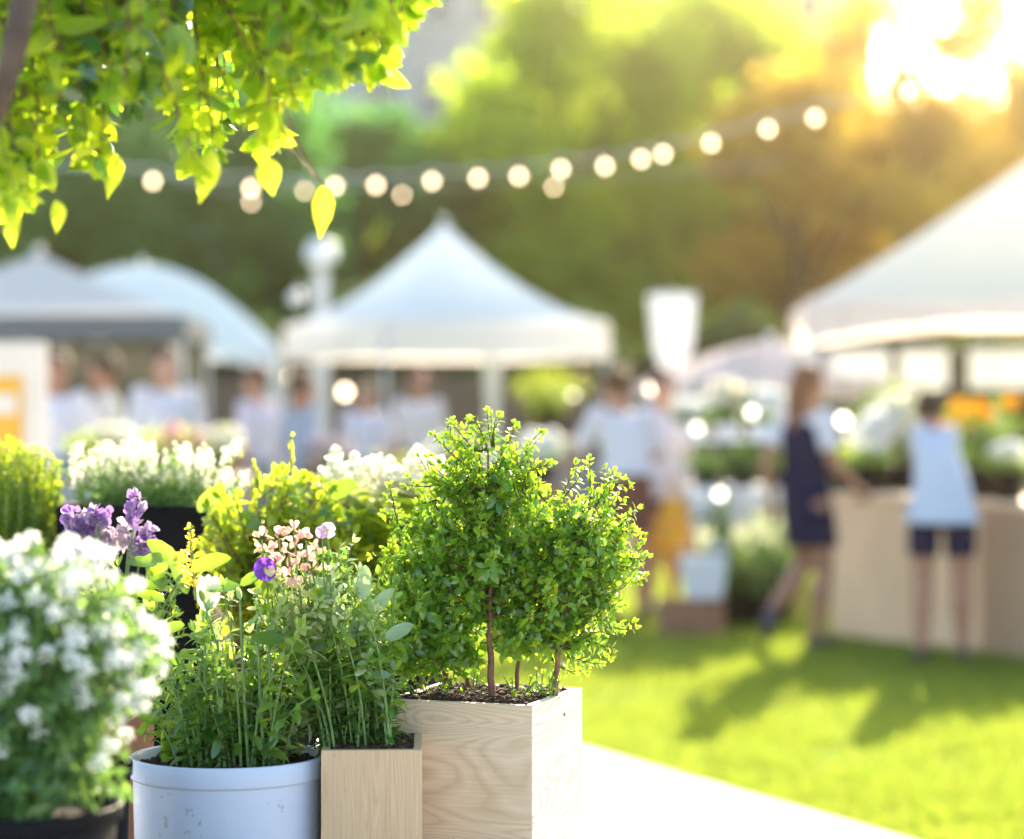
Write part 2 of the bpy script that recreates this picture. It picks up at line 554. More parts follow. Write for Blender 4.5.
add_specks(M['blue_pot'], (.26, .21, .16), .635, 75, .45)
add_specks(M['pine'], (.22, .14, .08), .64, 40, .35)
add_specks(M['ash'], (.30, .22, .14), .64, 30, .35)
add_specks(M['ash_lit_side'], (.30, .24, .18), .64, 30, .35)
add_specks(M['path'], (.30, .27, .22), .60, 6, .5)

# =====================================================================================  SETTING
def sheet(name, pts, z, mat, kind='structure'):
    o = MB().add([(x, y, z) for x, y in pts], [tuple(range(len(pts)))]).build(name, mat)
    o['kind'] = kind
    return o

sheet('lawn', [(-95, -10), (95, -10), (95, 118), (-95, 118)], 0.0, M['lawn'])
# path edge through the pixels (583,755) and (870,839)
pa, pb = W(583, 755, 1.5 * F / 355), W(870, 839, 1.5 * F / 439)
dv = (pb - pa); dv.z = 0; dv.normalize()
nv = Vector((-dv.y, dv.x, 0))
if nv.x > 0: nv = -nv
p1 = pa - dv * 14; p2 = pa + dv * 14
# the path runs along the lawn edge as a raised slab
slab = MB()
q = [p1, p2, p2 + nv * 9, p1 + nv * 9]
slab.add([(v.x, v.y, .035) for v in q] + [(v.x, v.y, -.05) for v in q],
         [(0, 1, 2, 3), (4, 7, 6, 5), (0, 4, 5, 1), (1, 5, 6, 2), (2, 6, 7, 3), (3, 7, 4, 0)])
o = slab.build('path', M['path']); o['kind'] = 'structure'
if o.data.polygons[0].normal.z < 0: o.data.flip_normals()

# grass blades in the visible lawn
def grass():
    n = 120000
    d = 7.5 + rng.random(n) ** 1.25 * 15
    px = rng.uniform(430, 1090, n)
    x = (px - 512) / F * d
    # keep off the path
    rel = (x - pa.x) * nv.x + (d - pa.y) * nv.y
    keep = rel < rng.uniform(-.03, .02, n)
    x, d = x[keep], d[keep]
    n = len(x)
    # tufts: cluster density by a low frequency pattern
    P = np.stack([x, d, np.zeros(n)], 1)
    patch0 = np.sin(x * 3.1 + d * 1.3) * np.sin(d * 2.3 - x * 1.7)
    patch = patch0 + .8 * np.sin(x * 9.7 + 3 * np.sin(d * 4.1)) * np.sin(d * 7.3 + x * 2)
    A = np.stack([rng.normal(0, .38, n), rng.normal(0, .38, n), np.ones(n)], 1)
    N = np.stack([rng.normal(0, 1, n), rng.normal(0, 1, n), rng.normal(0, .2, n)], 1)
    L = rng.uniform(.03, .075, n) * (1 + .3 * patch)
    T = (np.array([(0, -.5, 0), (0, .5, 0), (1, 0, -.15)], float), np.array([(0, 1, 2)], int))
    V, Tr = leaves(P, A, N, L, .009, T)
    o = tri_obj('grass', V, Tr, M['grass'], smooth=False)
    tag(o, 'short bright green lawn grass', 'grass', kind='stuff')
grass()


# ------------------------------------------------------------------ background buildings
def building(name, x0, x1, y, h, mat, label, depth=12, cols=6, rows=7):
    t = thing(name, ((x0 + x1) / 2, y, 0), label, 'building')
    wm = MB().box(((x0 + x1) / 2, y + depth / 2, h / 2), (x1 - x0, depth, h)).build('wall', mat, t)
    MB().box(((x0 + x1) / 2, y + depth / 2, h + .2), (x1 - x0 + .5, depth + .5, .4)).build('roof', M['facade'], t)
    cw = (x1 - x0) / cols
    fh = h / rows
    first = None
    for i in range(cols):
        for j in range(rows):
            cx, cz = x0 + cw * (i + .5), fh * (j + .55)
            if first is None:
                fr = MB()
                ww, hh = cw * .62, fh * .55
                for sx in (-1, 1): fr.box((cx + sx * ww / 2, y - .03, cz), (.1, .12, hh + .1))
                for sz in (-1, 1): fr.box((cx, y - .03, cz + sz * hh / 2), (ww - .1, .12, .1))
                wo = fr.build('window', M['metal'], t)
                pn = MB().box((cx, y - .015, cz), (ww - .1, .04, hh - .1)).build('pane', M['glass'], wo)
                first = (wo, pn, cx, cz)
            else:
                wo = first[0].copy(); col.objects.link(wo)
                wo.location = (cx - first[2], 0, cz - first[3])
                pn = first[1].copy(); pn.parent = wo; col.objects.link(pn)
    return t

building('apartment_block', -13.0, .3, 96, 27, M['facade'], 'pale grey apartment block rising behind the trees between the overhanging leaves and the big tree', 10, 6, 7)
building('office_block', 9.3, 14.8, 98, 22.5, M['brick'], 'pinkish building seen in the sun glow behind the glow-tinted tree tops', 10, 3, 6)


# ------------------------------------------------------------------ background trees
def bg_tree(px, d, topy, rpx, mats, label, seed, kind='park_tree', n=9500, leaf=.34, trunk=.22, squash=1.0, low=None):
    r = np.random.default_rng(seed); rnd = random.Random(seed)
    top = W(px, topy, d)
    rad = rpx / F * d
    x = top.x
    H = top.z
    zb = low if low is not None else max(1.4, H - rad * 2.3 * squash)
    t = thing(kind, (x, d, 0), label, 'tree', 'trees behind the market')
    tr = MB()
    tr.tube([(x + rnd.uniform(-.1, .1), d, 0), (x, d, zb * .6), (x + rnd.uniform(-.2, .2), d, zb + (H - zb) * .35), (x, d, H - (H - zb) * .25)],
            [trunk * 1.3, trunk, trunk * .75, trunk * .25], 10)
    tk = tr.build('trunk', M['bark'], t, smooth=True)
    lb = MB()
    blobs = []
    nb = 26
    for i in range(nb):
        u = (i + .5) / nb
        z = zb + (H - zb) * (u * .92 + .03)
        prof = math.sin(math.pi * min(1, (u * .86 + .14))) ** .6
        a = rnd.uniform(0, 6.283)
        rr = rad * prof * rnd.uniform(.35, .85)
        br = rad * rnd.uniform(.24, .42)
        blobs.append(((x + rr * math.cos(a), d + rr * math.sin(a), z), br))
        lb.tube([(x, d, zb + (z - zb) * .45), (x + rr * .5 * math.cos(a), d + rr * .5 * math.sin(a), zb + (z - zb) * .75), (x + rr * .9 * math.cos(a), d + rr * .9 * math.sin(a), z)],
                [trunk * .35, trunk * .2, trunk * .07], 6)
    lb.build('limbs', M['bark'], t, smooth=True)
    P = []
    for (c, br) in blobs:
        k = int(n / nb)
        v = r.normal(0, 1, (k, 3)); v /= np.linalg.norm(v, axis=1, keepdims=True)
        rr = br * (r.random((k, 1)) ** .45) * (1 + .3 * np.sin(v[:, :1] * 7 + v[:, 2:] * 5))
        P.append(np.array(c) + v * rr * np.array([1, 1, .78]))
    P = np.concatenate(P)
    A = r.normal(0, 1, P.shape) + np.array([0, 0, -.3])
    N = r.normal(0, 1, P.shape) + np.array([0, 0, .6])
    L = r.uniform(.6, 1.3, len(P)) * leaf
    V, T = leaves(P, A, N, L, L * .62, CARD)
    tri_obj('crown', V, T, mats, t, smooth=False)
    return t

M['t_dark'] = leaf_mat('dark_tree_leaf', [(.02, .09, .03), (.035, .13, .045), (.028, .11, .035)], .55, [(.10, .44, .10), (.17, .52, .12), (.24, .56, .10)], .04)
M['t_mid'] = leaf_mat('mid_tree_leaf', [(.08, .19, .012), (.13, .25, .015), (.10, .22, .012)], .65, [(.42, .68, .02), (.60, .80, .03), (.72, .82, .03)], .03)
M['t_glow'] = leaf_mat('glow_tinted_tree_leaf', [(.28, .19, .015), (.36, .22, .02), (.20, .18, .015)], .65, [(.85, .58, .03), (.92, .60, .04), (.75, .62, .03)], .04)  # warm sun glow put into the leaf colour
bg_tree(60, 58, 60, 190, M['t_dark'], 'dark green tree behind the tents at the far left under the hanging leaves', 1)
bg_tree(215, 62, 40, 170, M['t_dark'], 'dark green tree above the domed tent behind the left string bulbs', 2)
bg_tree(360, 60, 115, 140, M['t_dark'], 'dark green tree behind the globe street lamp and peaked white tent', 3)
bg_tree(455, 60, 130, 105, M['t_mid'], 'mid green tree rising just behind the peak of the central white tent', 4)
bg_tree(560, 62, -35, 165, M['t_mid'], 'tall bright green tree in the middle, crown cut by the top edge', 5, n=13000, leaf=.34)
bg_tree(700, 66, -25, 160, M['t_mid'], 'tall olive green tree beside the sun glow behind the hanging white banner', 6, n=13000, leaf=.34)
bg_tree(800, 60, 75, 135, M['t_glow'], 'glow-tinted green tree in the sun haze behind the left corner of the right tent', 7)
bg_tree(930, 60, 95, 140, M['t_glow'], 'tree with sun glow in its leaf colour above the right tent canopy', 8)
bg_tree(1075, 64, 40, 110, M['t_glow'], 'glow-tinted tree at the right border of the photo behind the right tent', 9)

bg_tree(905, 70, -60, 120, M['t_glow'], 'added tall airy glow-tinted tree softening the sun glare with its thin crown', 10, n=4200, leaf=.34, trunk=.16)  # this thin crown and the next are added to soften the glare
bg_tree(1010, 74, -50, 90, M['t_glow'], 'added thin glow-tinted crown softening the white sky in the upper right corner', 12, n=2800, leaf=.34, trunk=.16)
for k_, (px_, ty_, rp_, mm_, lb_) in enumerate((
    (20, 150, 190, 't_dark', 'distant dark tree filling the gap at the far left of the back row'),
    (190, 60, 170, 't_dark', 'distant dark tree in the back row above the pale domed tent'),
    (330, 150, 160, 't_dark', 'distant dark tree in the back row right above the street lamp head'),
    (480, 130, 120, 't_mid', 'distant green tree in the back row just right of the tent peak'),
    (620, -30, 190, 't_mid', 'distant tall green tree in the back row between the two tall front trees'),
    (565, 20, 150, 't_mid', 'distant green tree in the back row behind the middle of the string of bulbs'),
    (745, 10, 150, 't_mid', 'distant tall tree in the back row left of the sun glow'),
    (860, 110, 160, 't_glow', 'distant glow-tinted tree in the back row between the two glow-tinted front trees'),
    (1010, 120, 160, 't_glow', 'distant glow-tinted tree in the back row near the right border'))):
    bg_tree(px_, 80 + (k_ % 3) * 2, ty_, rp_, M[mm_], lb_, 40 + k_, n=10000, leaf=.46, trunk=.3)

def hedge(name, px0, px1, d, ytop, label, seed, mat, cat='hedge', zmin=.05, thick=1.0, n=7000):
    a, b = W(px0, ytop, d), W(px1, ytop, d)
    h = a.z
    r = np.random.default_rng(seed)
    t = thing(name, ((a.x + b.x) / 2, d, 0), label, cat, 'hedges and shrubs behind the stalls')
    st = MB()
    for i in range(int((b.x - a.x) / .7) + 1):
        xx = a.x + .3 + i * .7
        st.tube([(xx, d, 0), (xx + .1, d, h * .4), (xx + .05, d + .1, h * .75)], [.05, .04, .02], 6)
    st.build('stems', M['bark'], t)
    x = r.uniform(a.x, b.x, n); y = d + r.normal(0, thick * .35, n)
    z = zmin + (h - zmin) * r.random(n) ** .6 * (1 + .12 * np.sin(x * 2.3) + .08 * np.sin(x * 5.1 + 1))
    P = np.stack([x, y, z], 1)
    L = r.uniform(.12, .26, n)
    V, T = leaves(P, r.normal(0, 1, P.shape), r.normal(0, 1, P.shape) + [0, 0, .5], L, L * .6, CARD)
    tri_obj('foliage', V, T, mat, t, smooth=False)
    return t

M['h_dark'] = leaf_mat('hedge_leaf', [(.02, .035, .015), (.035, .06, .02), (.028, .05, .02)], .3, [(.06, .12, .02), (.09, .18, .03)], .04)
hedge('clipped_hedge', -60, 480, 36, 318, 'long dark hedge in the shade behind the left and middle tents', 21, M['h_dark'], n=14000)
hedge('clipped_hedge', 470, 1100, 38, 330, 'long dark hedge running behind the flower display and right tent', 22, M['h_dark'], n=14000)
# fence boards under the trees
def board_fence():
    d = 33.0
    a, b = W(150, 0, d).x, W(720, 0, d).x
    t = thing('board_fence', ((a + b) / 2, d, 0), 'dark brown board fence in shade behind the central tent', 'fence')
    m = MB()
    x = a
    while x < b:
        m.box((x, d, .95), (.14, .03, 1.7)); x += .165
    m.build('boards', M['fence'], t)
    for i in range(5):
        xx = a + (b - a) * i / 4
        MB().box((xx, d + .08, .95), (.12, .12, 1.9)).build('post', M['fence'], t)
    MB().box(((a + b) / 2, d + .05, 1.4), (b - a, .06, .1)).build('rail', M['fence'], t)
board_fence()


# =====================================================================================  TENTS
def tent(name, cx, cy, rot, s, ze, vh, zp, mat, label, p=1.7, arch=0.0, convex=False, leg_r=.02, vmat=None, drape=None, finial=True, depth=None, wall=False):
    """four-sided canopy; ze = bottom of valance, vh = valance height, zp = peak"""
    t = thing(name, (cx, cy, 0), label, 'tent', 'market tents')
    cr, sr = math.cos(rot), math.sin(rot)
    hs = s / 2; hd = (depth or s) / 2
    def w(x, y, z): return (cx + x * cr - y * sr, cy + x * sr + y * cr, z)
    cor = [(-hs, -hd), (hs, -hd), (hs, hd), (-hs, hd)]
    cm = MB(); NU, NV = 14, 14
    zt = ze + vh
    for k in range(4):
        a, b = cor[k], cor[(k + 1) % 4]
        vs_, fs = [], []
        for j in range(NV + 1):
            v = j / NV
            g = v ** p if not convex else 1 - (1 - v) ** p
            for i in range(NU + 1):
                u = i / NU
                ex, ey = a[0] + (b[0] - a[0]) * u, a[1] + (b[1] - a[1]) * u
                sag = -.05 * math.sin(math.pi * u) * (1 - v) * v * 4 * (hs / 2)
                vs_.append(w(ex * (1 - v) * (1 if v < .999 else 0), ey * (1 - v), zt + (zp - zt) * g + sag))
        for j in range(NV):
            for i in range(NU):
                q0 = j * (NU + 1) + i
                fs.append((q0, q0 + 1, q0 + NU + 2, q0 + NU + 1))
        cm.add(vs_, fs)
    cm.build('canopy', mat, t, smooth=True)
    for k in range(4):
        a, b = cor[k], cor[(k + 1) % 4]
        vm = MB(); vs_, fs = [], []
        n = 28
        for i in range(n + 1):
            u = i / n
            ex, ey = a[0] + (b[0] - a[0]) * u, a[1] + (b[1] - a[1]) * u
            k1 = 1.012 + .006 * math.sin(u * 40)
            lift = arch * (1 - abs(2 * u - 1) ** 2.2)
            for zz, kk in ((zt + .003, 1.004), (zt - (vh - lift) * .5, (k1 + 1) / 2), (ze + lift, k1)):
                vs_.append(w(ex * kk, ey * kk, zz))
        for i in range(n):
            for j in range(2):
                q0 = i * 3 + j
                fs.append((q0, q0 + 3, q0 + 4, q0 + 1))
        vm.add(vs_, fs); vm.build('valance', vmat or mat, t, smooth=True)
    for k, (x, y) in enumerate(cor):
        x *= .985; y *= .985
        lm = MB().tube([w(x, y, 0), w(x, y, zt - .02)], leg_r, 8)
        lm.box(w(x, y, .01), (.12, .12, .02))
        lg = lm.build('leg', M['metal'], t)
    fr = MB()
    for k in range(4):
        a, b = cor[k], cor[(k + 1) % 4]
        fr.tube([w(a[0] * .98, a[1] * .98, zt - .04), w((a[0] + b[0]) * .49, (a[1] + b[1]) * .49, zt - .22), w(b[0] * .98, b[1] * .98, zt - .04)], .014, 6)
        fr.tube([w(a[0] * .98, a[1] * .98, zt - .05), w(0, 0, zt - .03)], .012, 6)
    fr.tube([w(0, 0, zt - .06), w(0, 0, zp - .02)], .02, 6)
    fr.build('frame', M['metal'], t)
    if finial:
        fb = MB(); fb.ball(w(0, 0, zp + .03), .05, 12, 8); fb.build('finial', M['metal'], t, smooth=True)
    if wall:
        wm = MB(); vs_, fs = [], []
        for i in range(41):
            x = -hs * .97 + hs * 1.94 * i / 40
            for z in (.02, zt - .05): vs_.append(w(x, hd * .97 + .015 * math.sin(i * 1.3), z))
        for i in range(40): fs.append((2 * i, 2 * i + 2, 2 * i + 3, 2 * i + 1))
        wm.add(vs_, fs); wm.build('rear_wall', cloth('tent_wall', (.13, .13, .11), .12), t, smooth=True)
    if drape is not None:
        x, y = cor[drape]; x *= .95; y *= .95
        dm = MB(); c0 = w(x, y, 0)
        n = 24; vs_, fs = [], []
        for z, r0 in ((.06, .11), (.8, .085), (1.2, .065), (1.6, .08), (zt - .03, .13)):
            for i in range(n):
                a = 2 * math.pi * i / n
                rr = r0 * (1 + .16 * math.sin(a * 7))
                vs_.append((c0[0] + rr * math.cos(a), c0[1] + rr * math.sin(a), z))
        for j in range(4):
            for i in range(n):
                fs.append((j * n + i, j * n + (i + 1) % n, (j + 1) * n + (i + 1) % n, (j + 1) * n + i))
        dm.add(vs_, fs); dm.build('curtain', M['white_cloth'], t, smooth=True)
    return t

d = 29.0
ctr = W(442, 0, d + 0.0)
tent('pop_up_tent', ctr.x, d + .5, -R(27.9) * -1 if False else R(27.9), 2.97, 2.0, .44, 3.66, M['canopy'],
     'white peaked pop-up tent standing alone in the middle of the market', 1.55, drape=2, leg_r=.022, vmat=cloth('warm_valance', (.90, .84, .82), .45, (.95, .88, .84)))
ctr = W(8, 0, 22)
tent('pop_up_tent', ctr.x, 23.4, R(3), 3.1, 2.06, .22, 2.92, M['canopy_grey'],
     'light grey tent with a valance darkened as shade at the left edge of the photo', 1.15, leg_r=.02, vmat=cloth('shade_grey_valance', (.17, .18, .19), .08), wall=True)  # shade on the valance put into a dark cloth colour
ctr = W(118, 0, 26.5)
tent('domed_tent', ctr.x, 28.2, R(4), 3.15, 1.78, .34, 3.08, M['canopy'],
     'pale domed tent with an arched valance between the grey tent and the peaked tent', 1.9, arch=.30, convex=True, leg_r=.05)
ctr = W(1060, 0, 22)
tent('pop_up_tent', ctr.x, 22.6, R(-4), 4.6, 2.0, .38, 3.86, M['canopy_warm'],
     'large sunlit white tent over the tan counter at the right edge of the photo', 1.08, arch=.22, leg_r=.03, depth=3.4, vmat=cloth('rose_valance', (.84, .72, .74), .4, (.95, .82, .78)))
ctr = W(775, 0, 26)
tent('low_awning', ctr.x, 26.5, R(8), 2.55, 1.5, .16, 2.16, M['canopy_pink'],
     'low rose tinted canopy over the flower display between the couple and the woman in navy', 1.5, convex=True, leg_r=.02)

# stall frame behind the right tent with white banners
def banner_stall():
    d = 25.5
    xs = [W(p, 0, d).x for p in (822, 893, 955, 1060)]
    t = thing('banner_stall', ((xs[0] + xs[-1]) / 2, d, 0), 'dark metal stall frame carrying white panels behind the right tent', 'stall')
    for x in xs:
        MB().tube([(x, d, 0), (x, d, 2.02)], .028, 8).build('post', M['dark_metal'], t)
    MB().tube([(xs[0], d, 2.02), (xs[-1], d, 2.02)], .022, 8).build('rail', M['dark_metal'], t)
    zt, zb = W(0, 349, d).z, W(0, 388, d).z
    labs = ['white panel hanging between the woman in navy and the dark post', 'white panel hanging behind the head of the woman in the pale blue top',
            'white panel hanging above the orange flowers at the right edge']
    for i, (p0, p1_) in enumerate(((832, 888), (899, 947), (968, 1050))):
        a, b = W(p0, 0, d).x, W(p1_, 0, d).x
        m = MB(); vs_, fs = [], []
        for k in range(17):
            u = k / 16; x = a + (b - a) * u
            for z in (zt, (zt + zb) / 2, zb):
                vs_.append((x, d - .05 + .012 * math.sin(u * 18), z))
        for k in range(16):
            for j in range(2):
                q0 = k * 3 + j; fs.append((q0, q0 + 3, q0 + 4, q0 + 1))
        m.add(vs_, fs)
        o = m.build('cloth_banner', M['white_cloth'], origin=((a + b) / 2, d, zb))
        tag(o, labs[i], 'banner', 'white panels behind the right tent')
banner_stall()

# hanging white banner near (672,328)
def pole_banner():
    d = 27.0
    c = W(672, 0, d)
    t = thing('pole_banner', (c.x, d, 0), 'plain white vertical banner on a pole in front of the dark trees', 'banner')
    MB().tube([(c.x, d + .03, 0), (c.x, d + .03, W(0, 290, d).z)], .025, 8).build('pole', M['metal'], t)
    zt, zm, zb = W(0, 294, d).z, W(0, 345, d).z, W(0, 368, d).z
    m = MB(); vs_, fs = [], []
    rows = [(zt, .265), ((zt + zm) / 2, .25), (zm, .225), (zb, .13)]
    for z, hw in rows:
        for k in range(9):
            u = k / 8 * 2 - 1
            vs_.append((c.x + hw * u, d - .02 - .03 * (1 - u * u), z))
    for j in range(3):
        for k in range(8):
            q0 = j * 9 + k; fs.append((q0, q0 + 1, q0 + 10, q0 + 9))
    m.add(vs_, fs); m.build('flag', M['white_cloth'], t, smooth=True)
    MB().tube([(c.x - .28, d + .0, zt), (c.x + .28, d + .0, zt)], .014, 6).build('crossbar', M['metal'], t)
pole_banner()

def street_lamp():
    d = 33.5 - 1.5
    c = W(321, 255, d)
    t = thing('street_lamp', (c.x, d, 0), 'pale street lamp with a round white head between the domed and peaked tents', 'street lamp')
    m = MB(); m.lathe((c.x, d, 0), [(.16, 0), (.16, .25), (.11, .35), (.10, c.z - .25), (.12, c.z - .2)], 16)
    m.build('pole', M['metal'], t, smooth=True)
    m = MB(); m.ball(c, .20, 18, 12, (1.1, 1.1, .75)); m.build('lamp_head', M['lamp_globe'], t, smooth=True)
    m = MB(); m.lathe((c.x, d, c.z + .13), [(.02, .1), (.12, .05), (.2, 0), (.2, -.02)], 16); m.build('cap', M['metal'], t)
    MB().tube([(c.x - .02, d, c.z - .5), (c.x - .3, d, c.z - .42), (c.x - .33, d, c.z - .5)], .02, 6).build('arm', M['metal'], t)
    m = MB(); m.ball((c.x - .33, d, c.z - .58), .1, 12, 8); m.build('small_globe', M['lamp_globe'], t, smooth=True)
street_lamp()

# ------------------------------------------------------------------ string lights
def string_lights(name, pts, d0, d1, label, bulb_r=.026, mat='bulb', cr=.009, ext=4):
    W0 = [W(px, py, d0 + (d1 - d0) * (px - 150) / 760.0) for px, py in pts]
    t = thing(name, W0[0], label, 'string lights', 'strings of bulbs above the market')
    path = []
    first = W0[0] + (W0[0] - W0[1]) * ext; last = W0[-1] + (W0[-1] - W0[-2]) * min(2, ext)
    if ext < 4: first.z = W0[0].z + .15; last.z = W0[-1].z + .15
    ctrl = [first] + W0 + [last]
    for i in range(len(ctrl) - 1):
        a, b = ctrl[i], ctrl[i + 1]
        for k in range(4):
            u = k / 4
            p = a.lerp(b, u); p.z += .10 - .04 * math.sin(math.pi * u)
            path.append(p)
    path.append(ctrl[-1] + Vector((0, 0, .1)))
    MB().tube(path, cr, 6).build('cable', M['metal'], t)
    proto = None
    for p in W0:
        if proto is None:
            m = MB(); m.tube([p + Vector((0, 0, .095)), p + Vector((0, 0, .03))], [.014, .018], 8); so_ = m.build('socket', M['cable'], t)
            m = MB(); m.ball(p, bulb_r, 14, 10, (1, 1, 1.15)); b_ = m.build('bulb', M[mat], t, smooth=True)
            proto = (so_, b_, p.copy())
        else:
            for q0 in proto[:2]:
                c = q0.copy(); col.objects.link(c); c.parent = t; c.location = p - proto[2]
string_lights('string_lights', [(153, 181), (251, 188), (335, 186), (376, 185), (432, 181), (478, 178), (519, 176), (561, 169), (605, 166), (641, 159), (663, 154), (711, 143), (768, 129), (815, 118), (909, 91)],
              20, 19, 'string of warm bulbs swagging across the photo above the central tent')
string_lights('string_lights', [(251, 202), (305, 191), (402, 195), (554, 187)], 24, 24, 'sparser string of warm bulbs just behind and below the main string', .022, cr=.005, ext=1.5)

def glow_ball(px, py, d, r, label, mat='bulb', wire=.35):  # glowing ball set where a bright out-of-focus disc appears
    p = W(px, py, d)
    t = thing('disc_glow_ball', p, label, 'lamp', 'glow balls for bright discs in the stalls')
    m = MB(); m.ball(p, r, 14, 10, (1, 1, 1.1)); m.build('bulb', M[mat], t, smooth=True)
    MB().tube([p + Vector((0, 0, r)), p + Vector((0, 0, r + .06))], .018, 8).build('socket', M['cable'], t)
    MB().tube([p + Vector((0, 0, r + .05)), p + Vector((0, 0, r + wire))], .004, 5).build('wire', M['cable'], t)
glow_ball(345, 392, 26.8, .05, 'bright round glow ball hanging below the left part of the central tent', 'bulb', .60)
glow_ball(291, 378, 25.5, .04, 'dimmer round glow ball at the left corner of the central tent', wire=.55)
glow_ball(147, 411, 23.5, .04, 'round glow ball hanging under the grey tent beside the person in dark trousers', wire=.8)
glow_ball(653, 388, 17, .036, 'bright glow ball added behind the heads of the couple', 'disc_bright', 1.0)
glow_ball(843, 420, 19.0, .032, 'bright glow ball just right of the woman in navy', 'disc_bright', .85)
glow_ball(990, 470, 18.5, .028, 'glow ball low over the counter at the right edge of the photo', 'disc_bright', 1.2)

for (px_, py_, d_, r_, lb_) in ((720, 494, 15.9, .026, 'bright glint ball added in front of the white flower table left side'), (771, 494, 15.9, .024, 'bright glint ball added in front of the white flower table right side'),
                           (697, 428, 16.2, .024, 'glint ball added among the white flowers at the left end of the flower shelf'), (752, 412, 16.4, .026, 'glint ball added among the daisies at the right end of the flower shelf'),
                           (868, 442, 16.0, .022, 'glint ball added over the white counter flowers left of the woman in pale blue'), (735, 404, 17.5, .02, 'upper glint ball added over the middle of the flower shelf'),
                           (1015, 480, 16.0, .02, 'lowest glint ball added by the white counter flowers at the right border'), (573, 395, 24, .02, 'small glint ball added at the right leg of the central tent')):
    glow_ball(px_, py_, d_, r_, lb_, 'glint_soft', .5)  # glowing balls added to imitate glints among the stalls


# =====================================================================================  PEOPLE
def skin(c): return surf('skin', c, .5, .05, 6)
SK = [skin((.42, .20, .13)), skin((.34, .16, .10)), skin((.48, .26, .18))]

def remeshed(mb, name, mat, parent, voxel=.012, smooth_it=4):
    me = bpy.data.meshes.new(name)
    me.from_pydata([tuple(v) for v in mb.v], [], mb.f); me.update()
    tmp = bpy.data.objects.new('tmp', me); col.objects.link(tmp)
    md = tmp.modifiers.new('r', 'REMESH'); md.mode = 'VOXEL'; md.voxel_size = voxel; md.use_smooth_shade = True
    sm = tmp.modifiers.new('s', 'SMOOTH'); sm.iterations = smooth_it; sm.factor = .5
    dg = bpy.context.evaluated_depsgraph_get()
    dg.update()
    ev = bpy.data.meshes.new_from_object(tmp.evaluated_get(dg))
    bpy.data.objects.remove(tmp)
    ev.name = name
    ev.materials.clear(); ev.materials.append(mat)
    ev.polygons.foreach_set('use_smooth', [True] * len(ev.polygons))
    ob = bpy.data.objects.new(name, ev); col.objects.link(ob); ob.parent = parent
    return ob

